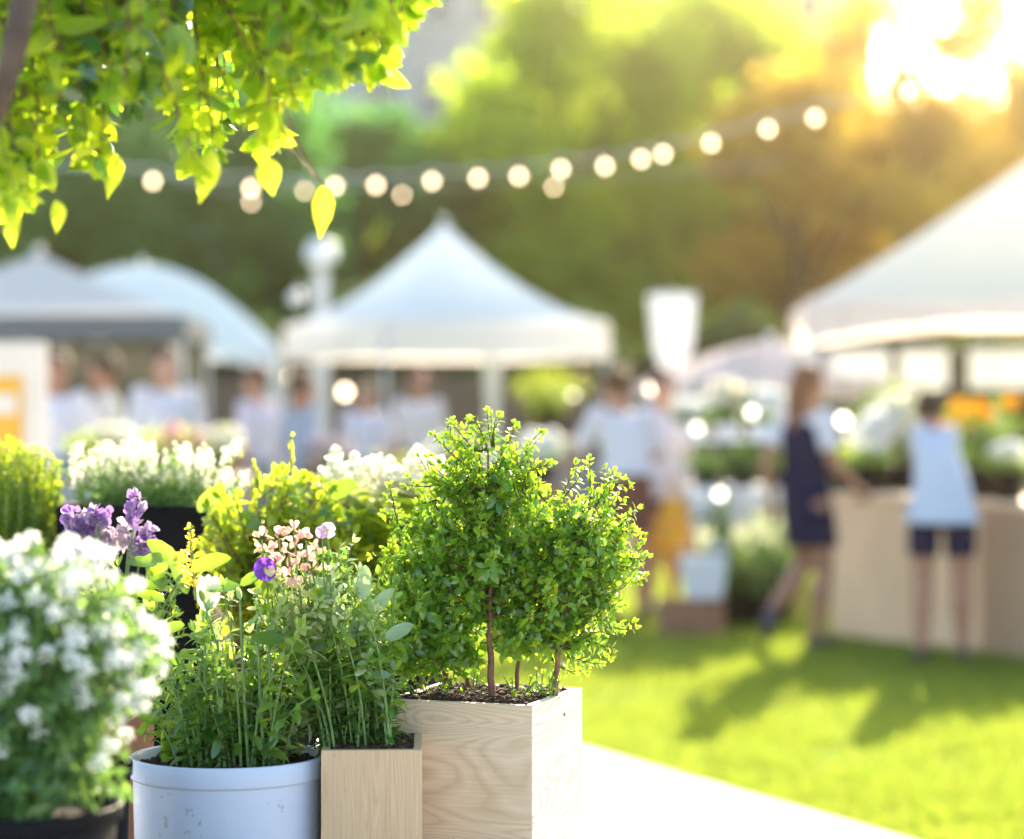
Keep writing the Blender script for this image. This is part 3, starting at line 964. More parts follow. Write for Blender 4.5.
def person(loc, rz, label, J=None, sk=0, top=None, bottom='shorts', bmat=None, sleeves=.5, flare=0.0, top_len=.86, hair=(.08, .04, .02), hairlen='short', H=1.7, group=None, shoe=(.05, .05, .05), over=None, hem=.45, skirt_len=.72, ck=1.0):
    j = dict(pel=(0, 0, .93), wai=(0, 0, 1.08), che=(0, .01, 1.27), neck=(0, -.005, 1.42), head=(0, .02, 1.59),
             shL=(-.165, 0, 1.385), shR=(.165, 0, 1.385), elL=(-.215, -.03, 1.11), elR=(.215, -.03, 1.11),
             wrL=(-.22, .06, .87), wrR=(.22, .06, .87), hiL=(-.085, 0, .90), hiR=(.085, 0, .90),
             knL=(-.095, .02, .49), knR=(.095, .02, .49), anL=(-.10, -.02, .08), anR=(.10, -.02, .08), toL=None, toR=None)
    if J: j.update(J)
    for s_ in 'LR':
        if j['to' + s_] is None:
            a = j['an' + s_]; j['to' + s_] = (a[0] * 1.1, a[1] + .16, a[2] - .045)
    k = H / 1.7
    j = {a: Vector(b) * k for a, b in j.items()}
    t = thing('person', (0, 0, 0), label, 'person', group)
    b = MB()
    # torso
    def ring(p, rx, ry): return ((p.x, p.y, p.z), rx * k, ry * k)
    pel, wai, che, neck, head = j['pel'], j['wai'], j['che'], j['neck'], j['head']
    torso = [ring(pel - Vector((0, 0, .09)), .12, .09), ring(pel, .155, .11), ring((pel + wai) / 2, .14, .10), ring(wai, .12, .09), ring((wai + che) / 2, .135, .10),
             ring(che, .15, .11), ring(che.lerp(neck, .55), .145, .09), ring(che.lerp(neck, .85), .09, .065), ring(neck, .058, .058)]
    torso = [(c_, rx_ * (ck if c_[2] > che.z - .05 else 1), ry_) for c_, rx_, ry_ in torso]
    b.loft(torso)
    b.tube([neck - Vector((0, 0, .04)), neck.lerp(head, .5)], [.056 * k, .05 * k], 14)
    b.ball(head, .105 * k, 20, 14, (.76, .92, 1.12))
    fwd = Vector((0, 1, 0))
    b.ball(head + Vector((0, .045, -.06)) * k, .06 * k, 14, 10, (.85, .85, .8))          # jaw
    b.tube([head + Vector((0, .088, .012)) * k, head + Vector((0, .112, -.022)) * k], [.009 * k, .015 * k], 8)   # nose
    for sx in (-1, 1):
        b.ball(head + Vector((sx * .082, 0, -.01)) * k, .022 * k, 8, 6, (.5, .8, 1.3))    # ears
    for s_ in 'LR':
        sgn = -1 if s_ == 'L' else 1
        sh, el, wr = j['sh' + s_], j['el' + s_], j['wr' + s_]
        b.tube([che.lerp(sh, .4), sh, sh.lerp(el, .3), el, el.lerp(wr, .3), wr], [.07 * k, .056 * k, .048 * k, .037 * k, .039 * k, .024 * k], 12)
        b.ball(sh, .056 * k, 12, 8)
        hd = (wr - el).normalized()
        sd = hd.cross(Vector((sgn, 0, 0))).normalized()
        if sd.length < .1: sd = Vector((0, 1, 0))
        pe = wr + hd * .085 * k
        b.tube([wr - hd * .02, wr + hd * .03 * k, pe], [.024 * k, .033 * k, .034 * k], 10)
        for fi in range(4):
            off = sd * (fi - 1.5) * .019 * k
            ln = (.062, .075, .07, .055)[fi] * k
            q0 = pe + off - hd * .012
            cur = Vector((-sgn, 0, 0)) * .012 * k
            b.tube([q0, q0 + hd * ln * .55, q0 + hd * ln + cur], [.0095 * k, .009 * k, .007 * k], 8)
        q0 = wr + hd * .03 * k + sd * .022 * k
        b.tube([q0, q0 + (sd * .028 + hd * .03) * k, q0 + (sd * .036 + hd * .06) * k], [.012 * k, .010 * k, .008 * k], 8)
        hi, kn, an, to = j['hi' + s_], j['kn' + s_], j['an' + s_], j['to' + s_]
        b.tube([pel.lerp(hi, .8) + Vector((0, 0, .03)), hi, hi.lerp(kn, .35), kn, kn.lerp(an, .3), kn.lerp(an, .7), an],
               [.07 * k, .092 * k, .086 * k, .060 * k, .064 * k, .044 * k, .034 * k], 14)
        b.ball(an, .034 * k, 10, 8)
        heel = an + (an - to).normalized() * .03 * k + Vector((0, 0, -.03 * k))
        b.tube([heel, an.lerp(to, .5) + Vector((0, 0, -.008)), to], [.032 * k, .036 * k, .024 * k], 10)
    remeshed(b, 'body', SK[sk], t, .0085 * k)
    # eyes and mouth
    e = MB()
    for sx in (-1, 1): MB().ball(head + Vector((sx * .03, .084, .012)) * k, .011 * k, 8, 6).build('eye', M['dark_metal'], t, smooth=True)
    mo = MB(); mo.ball(head + Vector((0, .094, -.05)) * k, .018 * k, 10, 6, (1.1, .45, .35)); mo.build('mouth', surf('lips', (.4, .15, .13), .5), t, smooth=True)
    # shoes
    for s_ in 'LR':
        an, to = j['an' + s_], j['to' + s_]
        d0 = (to - an).normalized()
        sm = MB(); sm.tube([an - d0 * .05 * k + Vector((0, 0, -.035 * k)), an.lerp(to, .45) + Vector((0, 0, -.012 * k)), to + d0 * .025 * k], [.04 * k, .043 * k, .03 * k], 12)
        sm.build('shoe', surf('shoe', shoe, .5), t, smooth=True)
    # bottom
    bm_ = MB()
    if bottom == 'skirt':
        kk = (j['knL'] + j['knR']) / 2
        bm_.loft([ring(wai + Vector((0, 0, -.02)), .133, .102), ring(pel, .172, .128), ring(pel.lerp(kk, skirt_len * .42), .178, .14), ring(pel.lerp(kk, skirt_len), .17, .145)], 24)
        ob = remeshed(bm_, 'skirt', bmat, t, .014)
    elif bottom in ('shorts', 'trousers'):
        bm_.loft([ring(wai + Vector((0, 0, -.03)), .133, .102), ring(pel, .17, .125), ring(pel - Vector((0, 0, .1)), .165, .118)], 24)
        for s_ in 'LR':
            hi, kn, an = j['hi' + s_], j['kn' + s_], j['an' + s_]
            if bottom == 'shorts': bm_.tube([hi + Vector((0, 0, .04)), hi, hi.lerp(kn, hem)], [.09 * k, .10 * k, .09 * k], 14)
            else: bm_.tube([hi + Vector((0, 0, .04)), hi, hi.lerp(kn, .4), kn, kn.lerp(an, .4), kn.lerp(an, .93)], [.09 * k, .10 * k, .09 * k, .068 * k, .066 * k, .06 * k], 14)
        ob = remeshed(bm_, bottom, bmat, t, .013)
    # top
    tm = MB()
    low = wai.copy(); low.z = top_len * k
    low.x = pel.x * .9 + wai.x * .1; low.y = pel.y
    tm.loft([ring(low, .165 + flare, .128 + flare * .8), ring(wai.lerp(low, .5), .155 + flare * .55, .118 + flare * .45), ring(wai, .145 + flare * .3, .112 + flare * .25),
             ring(che, (.167 + flare * .1) * ck, .127), ring(che.lerp(neck, .55), .158 * ck, .105), ring(che.lerp(neck, .88), .10, .08), ring(neck - Vector((0, 0, .01)), .066, .066)], 26)
    for s_ in 'LR':
        sh, el, wr = j['sh' + s_], j['el' + s_], j['wr' + s_]
        end = sh.lerp(el, min(1, sleeves * 2)) if sleeves <= .5 else el.lerp(wr, (sleeves - .5) * 2)
        pts = [che.lerp(sh, .5), sh, sh.lerp(el, .5)] if sleeves >= .2 else [che.lerp(sh, .5), sh]
        rd = [.075 * k, .07 * k, .064 * k][:len(pts)]
        if sleeves > .5: pts += [el, end]; rd += [.055 * k, .046 * k]
        elif sleeves >= .3: pts += [end]; rd += [.06 * k]
        tm.tube(pts, rd, 14)
        tm.ball(sh, .069 * k, 12, 8)
    remeshed(tm, 'top', top, t, .013)
    if over is not None:
        vm = MB()
        vm.loft([ring(low, .178 + flare, .14 + flare), ring(wai, .158, .125), ring(che, .178, .138), ring(che.lerp(neck, .5), .165, .115), ring(che.lerp(neck, .8), .11, .085)], 26)
        remeshed(vm, 'vest', over, t, .013)
    # hair
    hm = surf('hair', hair, .6, .3, 60, .4, 0, .15)
    hb = MB()
    hb.ball(head + Vector((0, -.016, .028)) * k, .108 * k, 18, 12, (.84, .95, 1.02), .02)
    if hairlen == 'long':
        hb.tube([head + Vector((0, -.05, .03)) * k, head + Vector((0, -.085, -.08)) * k, head + Vector((0, -.10, -.22)) * k, head + Vector((.01, -.11, -.34)) * k], [.075 * k, .075 * k, .055 * k, .02 * k], 12)
    elif hairlen == 'bun':
        hb.ball(head + Vector((0, -.08, .09)) * k, .045 * k, 12, 8)
    ho = remeshed(hb, 'hair', hm, t, .012)
    t.location = loc
    t.rotation_euler = (0, 0, rz)
    return t

def pc(name, c, tr=.0): return surf(name, c, .95, .05, 8, 0, 0, .08)
WH = cloth('white_shirt', (.85, .84, .90), .3); LAV = cloth('lavender_shirt', (.80, .76, .88), .3); BLU = cloth('pale_blue_top', (.68, .73, .85), .25)
NAVY = pc('navy_cloth', (.006, .010, .045)); BRN = pc('brown_cloth', (.16, .07, .05)); JEAN = pc('denim', (.10, .16, .25)); GREY = pc('grey_cloth', (.25, .26, .3))

def gp(px, py):   # ground point under pixel
    d_ = CAMH * F / (py - HOR)
    return Vector(((px - 512) / F * d_, d_, 0))

# couple: white shirt and brown skirt, seen from behind, leaning left
g0 = gp(627, 625)
person(g0, R(8), 'person in white shirt and brown skirt seen from behind, left of the couple',
       dict(elL=(-.30, .10, 1.16), wrL=(-.36, .26, 1.05), elR=(.24, .08, 1.14), wrR=(.16, .25, 1.05), che=(-.02, .04, 1.26), neck=(-.03, .06, 1.41), head=(-.05, .1, 1.57),
            shL=(-.2, .04, 1.38), shR=(.15, .04, 1.38)), 0, WH, 'skirt', BRN, .5, .04, .99, (.12, .06, .03), 'bun', 1.72, 'couple on the lawn')
g1 = gp(662, 612)
person(g1, R(-150), 'person in lavender shirt and dark shorts, right of the couple',
       dict(elL=(-.25, -.02, 1.12), wrL=(-.27, .06, .86)), 2, LAV, 'shorts', NAVY, .4, .04, .80, (.10, .05, .03), 'short', 1.70, 'couple on the lawn')
# yellow bag held at their right side
def bag():
    c = W(674, 500, 16.2)
    t = thing('tote_bag', (c.x, c.y, c.z - .38), 'yellow tote bag hanging from the hand of the person in lavender', 'bag')
    m = MB(); vs_, fs = [], []
    rows = [(0, .075, .03), (-.10, .10, .05), (-.25, .15, .06), (-.38, .165, .055)]
    n = 20
    for z, rx, ry in rows:
        for i in range(n):
            a = 2 * math.pi * i / n
            vs_.append((c.x + rx * math.copysign(abs(math.cos(a)) ** .6, math.cos(a)), c.y + ry * math.sin(a), c.z + z))
    for jx in range(3):
        for i in range(n): fs.append((jx * n + i, jx * n + (i + 1) % n, (jx + 1) * n + (i + 1) % n, (jx + 1) * n + i))
    fs.append(tuple(3 * n + i for i in range(n)))
    m.add(vs_, fs); m.build('bag_body', M['yellow_bag'], t, smooth=True)
    m = MB()
    m.tube([(c.x - .05, c.y, c.z), (c.x - .03, c.y, c.z + .12), (c.x, c.y, c.z + .16), (c.x + .03, c.y, c.z + .12), (c.x + .05, c.y, c.z)], .008, 6)
    m.build('handle', M['yellow_bag'], t)
bag()
# woman in navy, mid stride to the right
g2 = gp(806, 651)
person(g2, R(-55), 'woman in navy vest and skirt over short pale sleeves walking with one foot lifted',
       dict(knL=(-.09, .08, .52), anL=(-.09, -.20, .24), toL=(-.09, -.24, .10), knR=(.09, .06, .49), anR=(.08, .0, .08),
            elL=(-.22, -.12, 1.14), wrL=(-.2, -.10, .9), elR=(.22, .02, 1.12), wrR=(.2, .22, .98)), 1, WH, 'skirt', NAVY, .34, -.005, .90, (.22, .10, .05), 'long', 1.70, None, (.03, .03, .05), NAVY)
# woman in pale blue flared top leaning over the counter
g3 = gp(942, 664)
person(g3, R(-8), 'woman in a pale blue flared top and dark shorts leaning over the tan counter',
       dict(wai=(0, .02, 1.06), che=(-.03, .08, 1.24), neck=(-.05, .15, 1.37), head=(-.06, .25, 1.47), shL=(-.12, .12, 1.33), shR=(.04, .12, 1.33),
            elL=(-.13, .32, 1.16), wrL=(-.12, .52, 1.06), elR=(.06, .32, 1.16), wrR=(.10, .52, 1.04), hiL=(-.10, 0, .90), hiR=(.10, 0, .90), knL=(-.11, .02, .49), knR=(.11, .02, .49), anL=(-.12, -.02, .08), anR=(.12, .02, .08)), 0, BLU, 'shorts', NAVY, .22, .06, .82, (.05, .035, .02), 'short', 1.66, hem=.66, ck=.76)
# people in front of the far tents
bgp = [(57, 17.6, 1.84, R(170), WH, 'trousers', JEAN, (.1, .06, .04), 'person in white shirt and blue jeans beside the yellow board'),
       (106, 18.2, 1.84, R(100), cloth('cream_shirt', (.7, .7, .66), .2), 'trousers', GREY, (.07, .05, .03), 'person in a cream shirt turned sideways in front of the grey tent'),
       (166, 17.2, 1.88, R(-160), WH, 'trousers', NAVY, (.06, .04, .03), 'person in a white shirt and navy trousers at the right end of the grey tent'),
       (258, 18.8, 1.76, R(60), LAV, 'trousers', GREY, (.15, .08, .05), 'person in a pale lavender top left of the dim glow ball'),
       (300, 17.6, 1.70, R(-60), cloth('grey_blue_top', (.4, .45, .55), .2), 'trousers', JEAN, (.1, .06, .04), 'person in a grey blue top under the dim glow ball at the tent corner'),
       (366, 21.5, 1.66, R(170), LAV, 'trousers', NAVY, (.07, .05, .03), 'person in a lavender shirt under the central tent below the bright glow ball'),
       (419, 23.0, 1.78, R(185), cloth('pink_white_top', (.8, .72, .74), .2), 'trousers', GREY, (.25, .09, .06), 'red haired person in a pinkish white top under the central tent')]
for (px, dd, hh, rz, tp, bt, bmm, hc, lab) in bgp:
    person(Vector(((px - 512) / F * dd, dd, 0)), rz, lab, None, random.choice([0, 1, 2]), tp, bt, bmm, .5, .01, 1.0, hc, 'short', hh, 'people in front of the far tents')


# =====================================================================================  STALLS
def counter():
    a, b = gp(832, 636), gp(1035, 664)
    b = a + (b - a) * 1.9
    zt = .89
    ctr_ = (a + b) / 2
    t = thing('stall_counter', (ctr_.x, ctr_.y, 0), 'long tan panelled market counter the woman in pale blue leans over', 'counter')
    dv_ = (b - a); L = dv_.length; dv_.normalize(); rz = math.atan2(dv_.y, dv_.x)
    back = Vector((-dv_.y, dv_.x, 0));
    if back.y < 0: back = -back
    n = 5
    for i in range(n):
        c = a + dv_ * (L * (i + .5) / n)
        MB().box((c.x, c.y, zt / 2), (L / n - .012, .03, zt - .03), rz).build('front_panel', M['counter'] if i != 2 else M['counter_dark'], t)
    c = ctr_ + back * .35
    MB().box((c.x, c.y, zt), (L + .08, .78, .035), rz).build('counter_top', M['counter'], t, bevel=.006)
    for e in (a, b):
        c = e + back * .36
        MB().box((c.x, c.y, zt / 2 - .01), (.03, .66, zt - .03), rz).build('side_panel', M['counter'], t)
    return a, dv_, back, zt
ca, cdv, cback, czt = counter()

def flower_pot(px, d, zbase, h, r, label, fol, blooms=None, bloom_px=(), name='potted_flowers', potm='black_pot', pot_h=.16, n=260, seed=0, spread=1.0, leaf=.06, nb=14, bloom_r=.05, group='potted flowers on the market stalls', shape=None):
    rr = random.Random(seed); r_ = np.random.default_rng(seed)
    x = (px - 512) / F * d
    t = thing(name, (x, d, zbase), label, 'potted plant', group)
    m = MB(); m.lathe((x, d, zbase), [(.0, 0.001), (r * .42, 0), (r * .55, pot_h), (r * .6, pot_h), (r * .6, pot_h + .02), (r * .5, pot_h + .02), (r * .48, pot_h - .02), (0, pot_h - .02)], 20)
    m.build('pot', M[potm], t, smooth=False)
    f = Fol(); st = MB()
    for i in range(n // 10):
        a = rr.uniform(0, 6.28); q_ = math.sqrt(rr.random()) * r * spread
        tip = np.array([x + q_ * math.cos(a), d + q_ * math.sin(a), zbase + pot_h + h * (1 - .45 * (q_ / (r * spread)) ** 2) * rr.uniform(.65, 1.05)])
        b0 = np.array([x + q_ * .2 * math.cos(a), d + q_ * .2 * math.sin(a), zbase + pot_h - .02])
        mid = (b0 * .6 + tip * .4); mid[2] = b0[2] + (tip[2] - b0[2]) * .65
        pts = bez(b0, mid, tip, 6)
        st.tube(pts, [.006, .005, .005, .004, .003, .002], 5)
        stem_leaves(f, pts, .2, h / 9, leaf, .55, LEAF, .2)
    st.build('stems', M['green_stem'], t)
    f.build('foliage', M[fol], t)
    if blooms:
        proto = None
        for i in range(nb):
            a = rr.uniform(0, 6.28); q_ = math.sqrt(rr.random()) * r * spread
            p = Vector((x + q_ * math.cos(a), d + q_ * math.sin(a) - .02, zbase + pot_h + h * (1 - .45 * (q_ / (r * spread)) ** 2) * rr.uniform(.8, 1.1)))
            if proto is None:
                k = 26
                v = unit(r_.normal(0, 1, (k, 3)) + [0, -.2, .8])
                V, T = leaves(np.array(p) + v * bloom_r * .15, v, r_.normal(0, 1, (k, 3)), bloom_r, bloom_r * .6, PETAL)
                o = tri_obj('flower', V, T, M[blooms], t)
                proto = (o, p)
            else:
                o = proto[0].copy(); col.objects.link(o); o.parent = t; o.location = p - proto[1]
    return t

def on_counter(px, off=.3):
    # distance where the view column px meets the counter line set back by off
    k = (px - 512) / F
    a = ca + cback * off
    # a + s*cdv = (k*d, d)
    s_ = (k * a.y - a.x) / (cdv.x - k * cdv.y)
    return a.y + s_ * cdv.y
CZ = czt + .0185
flower_pot(846, on_counter(846), CZ, .16, .20, 'low lime green plant at the left end of the tan counter', 'lime', None, seed=31)
flower_pot(880, on_counter(880, .45), CZ, .34, .20, 'white flowers in a terracotta pot on the counter left of the woman in pale blue', 'herb', 'white_petal', seed=32, bloom_r=.07)
flower_pot(905, on_counter(905, .6), CZ, .44, .17, 'taller cream flowers on the counter just behind the woman in pale blue', 'dark_herb', 'cream_petal', seed=33, bloom_r=.06)
flower_pot(986, on_counter(986, .35), CZ, .46, .25, 'big dark bouquet with orange sunflowers on the counter right of the woman in pale blue', 'dark_herb', 'orange_petal', seed=34, nb=8, bloom_r=.055, leaf=.08, n=420)
flower_pot(1010, on_counter(1010, .2), CZ, .14, .18, 'low white flowers in front of the sunflower bouquet on the counter', 'herb', 'white_petal', seed=35, nb=8)
flower_pot(868, on_counter(868, .15), CZ, .10, .13, 'small green seedling tray on the front edge of the counter', 'herb', None, seed=36)
# behind the counter: tall plants on back shelf
flower_pot(905, 17.3, .9, .6, .35, 'tall leafy plant with lime tips under the right tent beside the dark post', 'broad', None, seed=37, n=400, leaf=.09)

# display table with a white cloth (680-790)
def display_table():
    d = 16.4
    a, b = W(684, 0, d).x, W(800, 0, d).x
    z = W(0, 488, d).z
    t = thing('display_table', ((a + b) / 2, d, 0), 'small table with a white cloth top loaded with flowers left of the woman in navy', 'table')
    m = MB().box(((a + b) / 2, d, z), (b - a, .7, .03)); m.build('table_top', M['white_cloth'], t, bevel=.004)
    for sx in (a + .04, b - .04):
        for sy in (-.3, .3): MB().box((sx, d + sy, z / 2 - .01), (.04, .04, z - .03)).build('leg', M['counter_dark'], t)
    m = MB().box(((a + b) / 2, d - .355, z - .05), (b - a + .01, .008, .12)); m.build('cloth_edge', M['white_cloth'], t)
    # upper shelf
    z2 = W(0, 440, d + .25).z
    MB().box(((a + b) / 2, d + .27, z2), (b - a - .04, .3, .025)).build('upper_shelf', M['white_cloth'], t)
    for sx in (a + .06, b - .06): MB().box((sx, d + .27, (z + z2) / 2), (.03, .03, z2 - z - .03)).build('shelf_post', M['metal'], t)
    return d, z, z2
dd, tz, tz2 = display_table()
flower_pot(693, dd + .27, tz2 + .013, .16, .17, 'white flowers at the left end of the upper flower shelf', 'dark_herb', 'white_petal', seed=41, pot_h=.08, potm='bucket', bloom_r=.06, nb=9)
flower_pot(727, dd + .27, tz2 + .013, .26, .17, 'cream flowers in the middle of the upper flower shelf', 'dark_herb', 'cream_petal', seed=42, pot_h=.08, potm='bucket', bloom_r=.07, nb=9)
flower_pot(762, dd + .27, tz2 + .013, .22, .17, 'white daisies at the right end of the upper flower shelf', 'dark_herb', 'white_petal', seed=43, pot_h=.08, potm='bucket', bloom_r=.07, nb=9)
flower_pot(724, dd + .33, tz2 + .2, .12, .05, 'orange marigolds topping the upper flower shelf', 'herb', 'orange_petal', seed=44, pot_h=.06, nb=5, bloom_r=.05)
flower_pot(706, dd - .15, tz + .015, .2, .16, 'round olive green plant at the left of the white table', 'herb', None, seed=45, pot_h=.08, potm='black_pot')
flower_pot(742, dd - .1, tz + .015, .22, .16, 'dark leafy plant in the middle of the white table', 'dark_herb', None, seed=46, pot_h=.08, potm='black_pot')
flower_pot(780, dd - .05, tz + .015, .2, .15, 'yellow green plant at the right of the white table', 'lime', None, seed=47, pot_h=.08, potm='black_pot')
flower_pot(722, dd - .42, .42, .28, .16, 'white hydrangeas standing in front of the white table edge', 'herb', 'white_petal', seed=48, pot_h=.12, bloom_r=.08, nb=12, potm='bucket')
# plants on the grass in front of / under the table
flower_pot(742, dd - .55, 0, .42, .30, 'large dark green plant on the grass in front of the white table', 'dark_herb', None, seed=49, n=420, leaf=.09, potm='black_pot', pot_h=.2)
flower_pot(772, dd - .35, 0, .50, .26, 'dark bushy plant on the grass at the right leg of the white table', 'dark_herb', None, seed=50, n=360, leaf=.08, potm='black_pot', pot_h=.2)
flower_pot(713, dd + .1, 0, .34, .22, 'fresh green plant in the shade below the white table', 'herb', None, seed=51, potm='black_pot', pot_h=.18)
# crate with plinth for hydrangeas
def crate(px, d, w, h, z, label, mat='crate', name='wooden_crate', slats=3):
    x = (px - 512) / F * d
    t = thing(name, (x, d, z), label, 'crate', 'crates around the stalls')
    hs = h / slats
    for s_ in range(slats):
        zc = z + hs * (s_ + .5)
        for sy in (-1, 1): MB().box((x, d + sy * w * .38, zc), (w, .015, hs * .82)).build('board', M[mat], t)
        for sx in (-1, 1): MB().box((x + sx * (w / 2 - .008), d, zc), (.015, w * .76 - .02, hs * .82)).build('board', M[mat], t)
    m = MB()
    for sx in (-1, 1):
        for sy in (-1, 1): m.box((x + sx * (w / 2 - .03), d + sy * (w * .38 - .022), z + h / 2), (.025, .025, h))
    m.build('corner_posts', M[mat], t)
    MB().box((x, d, z + .012), (w - .04, w * .7, .012)).build('bottom', M[mat], t)
    return t
crate(690, 15.4, .42, .22, 0.0, 'low reddish brown wooden crate on the grass under the white bucket')
crate(722, dd - .42, .34, .42, 0.0, 'tall wooden crate on the grass holding up the white hydrangeas', slats=4)
def bucket():
    d = 15.4; c = W(703, 0, d)
    t = thing('flower_bucket', (c.x, d, .226), 'white square bucket standing on the low brown crate', 'bucket')
    m = MB(); z0, z1 = .226, .226 + .27
    for (s0, s1, inn) in ((.11, .145, False),):
        m.box((c.x, d, (z0 + z1) / 2), (.22, .22, z1 - z0), .1, 1.28)
    m.build('bucket_body', M['bucket'], t, bevel=.015)
    MB().tube([(c.x - .14, d, z1 - .01), (c.x - .13, d, z1 + .06), (c.x, d, z1 + .1), (c.x + .13, d, z1 + .06), (c.x + .14, d, z1 - .01)], .006, 6).build('handle', M['metal'], t)
bucket()

# board at the far left
def left_board():
    d = 12.0
    a = W(-80, 0, d).x; b = W(47, 0, d).x
    zt = W(0, 342, d).z
    t = thing('display_board', ((a + b) / 2, d, 0), 'cream display board with an orange yellow poster at the left edge of the photo', 'sign board')
    MB().box(((a + b) / 2, d, zt / 2 + .1), (b - a, .04, zt - .2)).build('panel', M['cream'], t, bevel=.008)
    y0, y1 = W(0, 376, d).z, W(0, 470, d).z
    a2, b2 = W(-60, 0, d).x, W(24, 0, d).x
    MB().box(((a2 + b2) / 2, d - .026, (y0 + y1) / 2), (b2 - a2, .008, y0 - y1)).build('poster', M['yellow'], t)
    for x in (a + .04, b - .04): MB().box((x, d + .05, zt / 2), (.05, .05, zt)).build('leg', M['pine'], t)
    MB().box(((a2 + b2) / 2, d - .032, y0 - .14), (b2 - a2 - .06, .004, .10)).build('poster_band', M['cream'], t)
left_board()

# mid-distance plants and tables on the left side
def low_table(px0, px1, d, ytop, label):
    a, b = W(px0, 0, d).x, W(px1, 0, d).x
    z = W(0, ytop, d).z
    t = thing('market_table', ((a + b) / 2, d, 0), label, 'table', 'market tables on the left')
    MB().box(((a + b) / 2, d, z), (b - a, .7, .03)).build('table_top', M['counter_dark'], t)
    for sx in (a + .05, b - .05):
        for sy in (-.3, .3): MB().box((sx, d + sy, z / 2 - .01), (.05, .05, z - .03)).build('leg', M['counter_dark'], t)
    m = MB(); vs_, fs = [], []
    n = 40
    for i in range(n + 1):
        u = i / n
        for zz in (z - .02, z * .2):
            vs_.append((a + (b - a) * u, d - .365 + .01 * math.sin(u * 60), zz))
    for i in range(n): fs.append((2 * i, 2 * i + 2, 2 * i + 3, 2 * i + 1))
    m.add(vs_, fs); m.build('skirt_cloth', GREY, t, smooth=True)
    return z
z = low_table(70, 250, 15.6, 478, 'market table with a grey skirt below the grey and domed tents')
for (px, fo, bl, lab, sd) in ((86, 'lime', None, 'yellow green plant at the left end of the left market table', 60), (118, 'lime', 'cream_petal', 'pale flowers second from the left on the left market table', 61),
                              (150, 'lime', None, 'bright lime plant under the round glow ball on the left market table', 62), (186, 'herb', 'pink_petal', 'peach flowers on the right half of the left market table', 63),
                              (222, 'herb', 'cream_petal', 'cream flowers at the right end of the left market table', 64)):
    flower_pot(px, 15.5, z + .016, .20, .14, lab, fo, bl, seed=sd, pot_h=.10)
z = low_table(315, 480, 17.4, 486, 'market table with a grey skirt in front of the central tent')
for (px, fo, bl, lab, sd) in ((330, 'dark_herb', 'lilac_petal', 'lilac flowers at the left end of the central market table', 70), (452, 'herb', 'white_petal', 'white flowers at the right end of the central market table', 71),
                              (470, 'herb', 'lilac_petal', 'lilac and green plant beyond the right end of the central market table', 72)):
    flower_pot(px, 17.3, z + .016, .2, .15, lab, fo, bl, seed=sd, pot_h=.12)
# rounded green shrub at (395,450)
flower_pot(400, 15.2, .35, .62, .30, 'rounded bright green shrub in a tub right of the foreground white flowers', 'lime', None, name='potted_shrub', seed=80, n=620, leaf=.05, potm='black_pot', pot_h=.25)
crate(400, 15.2, .5, .34, 0, 'brown crate carrying the rounded green shrub')
flower_pot(547, 30, 1.0, .68, .5, 'yellow green shrub glowing in the sun behind the right part of the central tent', 'lime', None, name='potted_shrub', seed=81, n=700, leaf=.10, pot_h=.3, potm='black_pot')
low_table(515, 590, 30, 440, 'market table under the glowing yellow green shrub')
flower_pot(540, 20, .8, .22, .24, 'pale flower bowl left of the couple', 'herb', 'white_petal', seed=82, bloom_r=.07, nb=16)
crate(540, 20, .5, .79, 0, 'tall crate under the pale flower bowl', slats=6)


# =====================================================================================  FOREGROUND
TABLE_Z = .70
def bench():
    x0, x1, y0, y1 = -1.0, .11, 2.35, 4.75
    t = thing('plant_bench', ((x0 + x1) / 2, (y0 + y1) / 2, 0), 'low wooden bench carrying the foreground planters just below the frame', 'bench')
    n = 12
    for i in range(n):
        y = y0 + (y1 - y0) * (i + .5) / n
        MB().box(((x0 + x1) / 2, y, TABLE_Z - .015), (x1 - x0, (y1 - y0) / n - .008, .03)).build('plank', M['bench_wood'], t, bevel=.003)
    for sx in (x0 + .05, x1 - .05):
        for sy in (y0 + .08, y1 - .08): MB().box((sx, sy, (TABLE_Z - .03) / 2), (.06, .06, TABLE_Z - .031)).build('leg', M['bench_wood'], t)
        MB().box((sx, (y0 + y1) / 2, TABLE_Z - .07), (.03, y1 - y0 - .22, .07)).build('rail', M['bench_wood'], t)
bench()


def soil_box(t, cx, cy, z, hx, hy, rz, seed):
    """lumpy soil surface with chips"""
    n = 26
    r_ = np.random.default_rng(seed)
    m = MB(); vs_, fs = [], []
    c_, s_ = math.cos(rz), math.sin(rz)
    for j in range(n + 1):
        for i in range(n + 1):
            u, v = (i / n * 2 - 1) * hx, (j / n * 2 - 1) * hy
            vs_.append((cx + u * c_ - v * s_, cy + u * s_ + v * c_, z + float(r_.normal(0, .0022)) + .004 * math.sin(u * 60 + seed) * math.sin(v * 47)))
    for j in range(n):
        for i in range(n):
            q0 = j * (n + 1) + i; fs.append((q0, q0 + 1, q0 + n + 2, q0 + n + 1))
    m.add(vs_, fs); so_ = m.build('soil', M['soil'], t, smooth=False)
    ch = MB(); rr = random.Random(seed)
    for i in range(int(2600 * hx * 2 * hy * 2 / .05)):
        u, v = rr.uniform(-hx, hx) * .97, rr.uniform(-hy, hy) * .97
        p = (cx + u * c_ - v * s_, cy + u * s_ + v * c_, z + rr.uniform(.002, .010))
        ch.box(p, (rr.uniform(.003, .013), rr.uniform(.003, .007), rr.uniform(.002, .007)), rr.uniform(0, 6.28), rr.uniform(.4, .9))
    ch.build('bark_chips', M['soil_chip'], t)


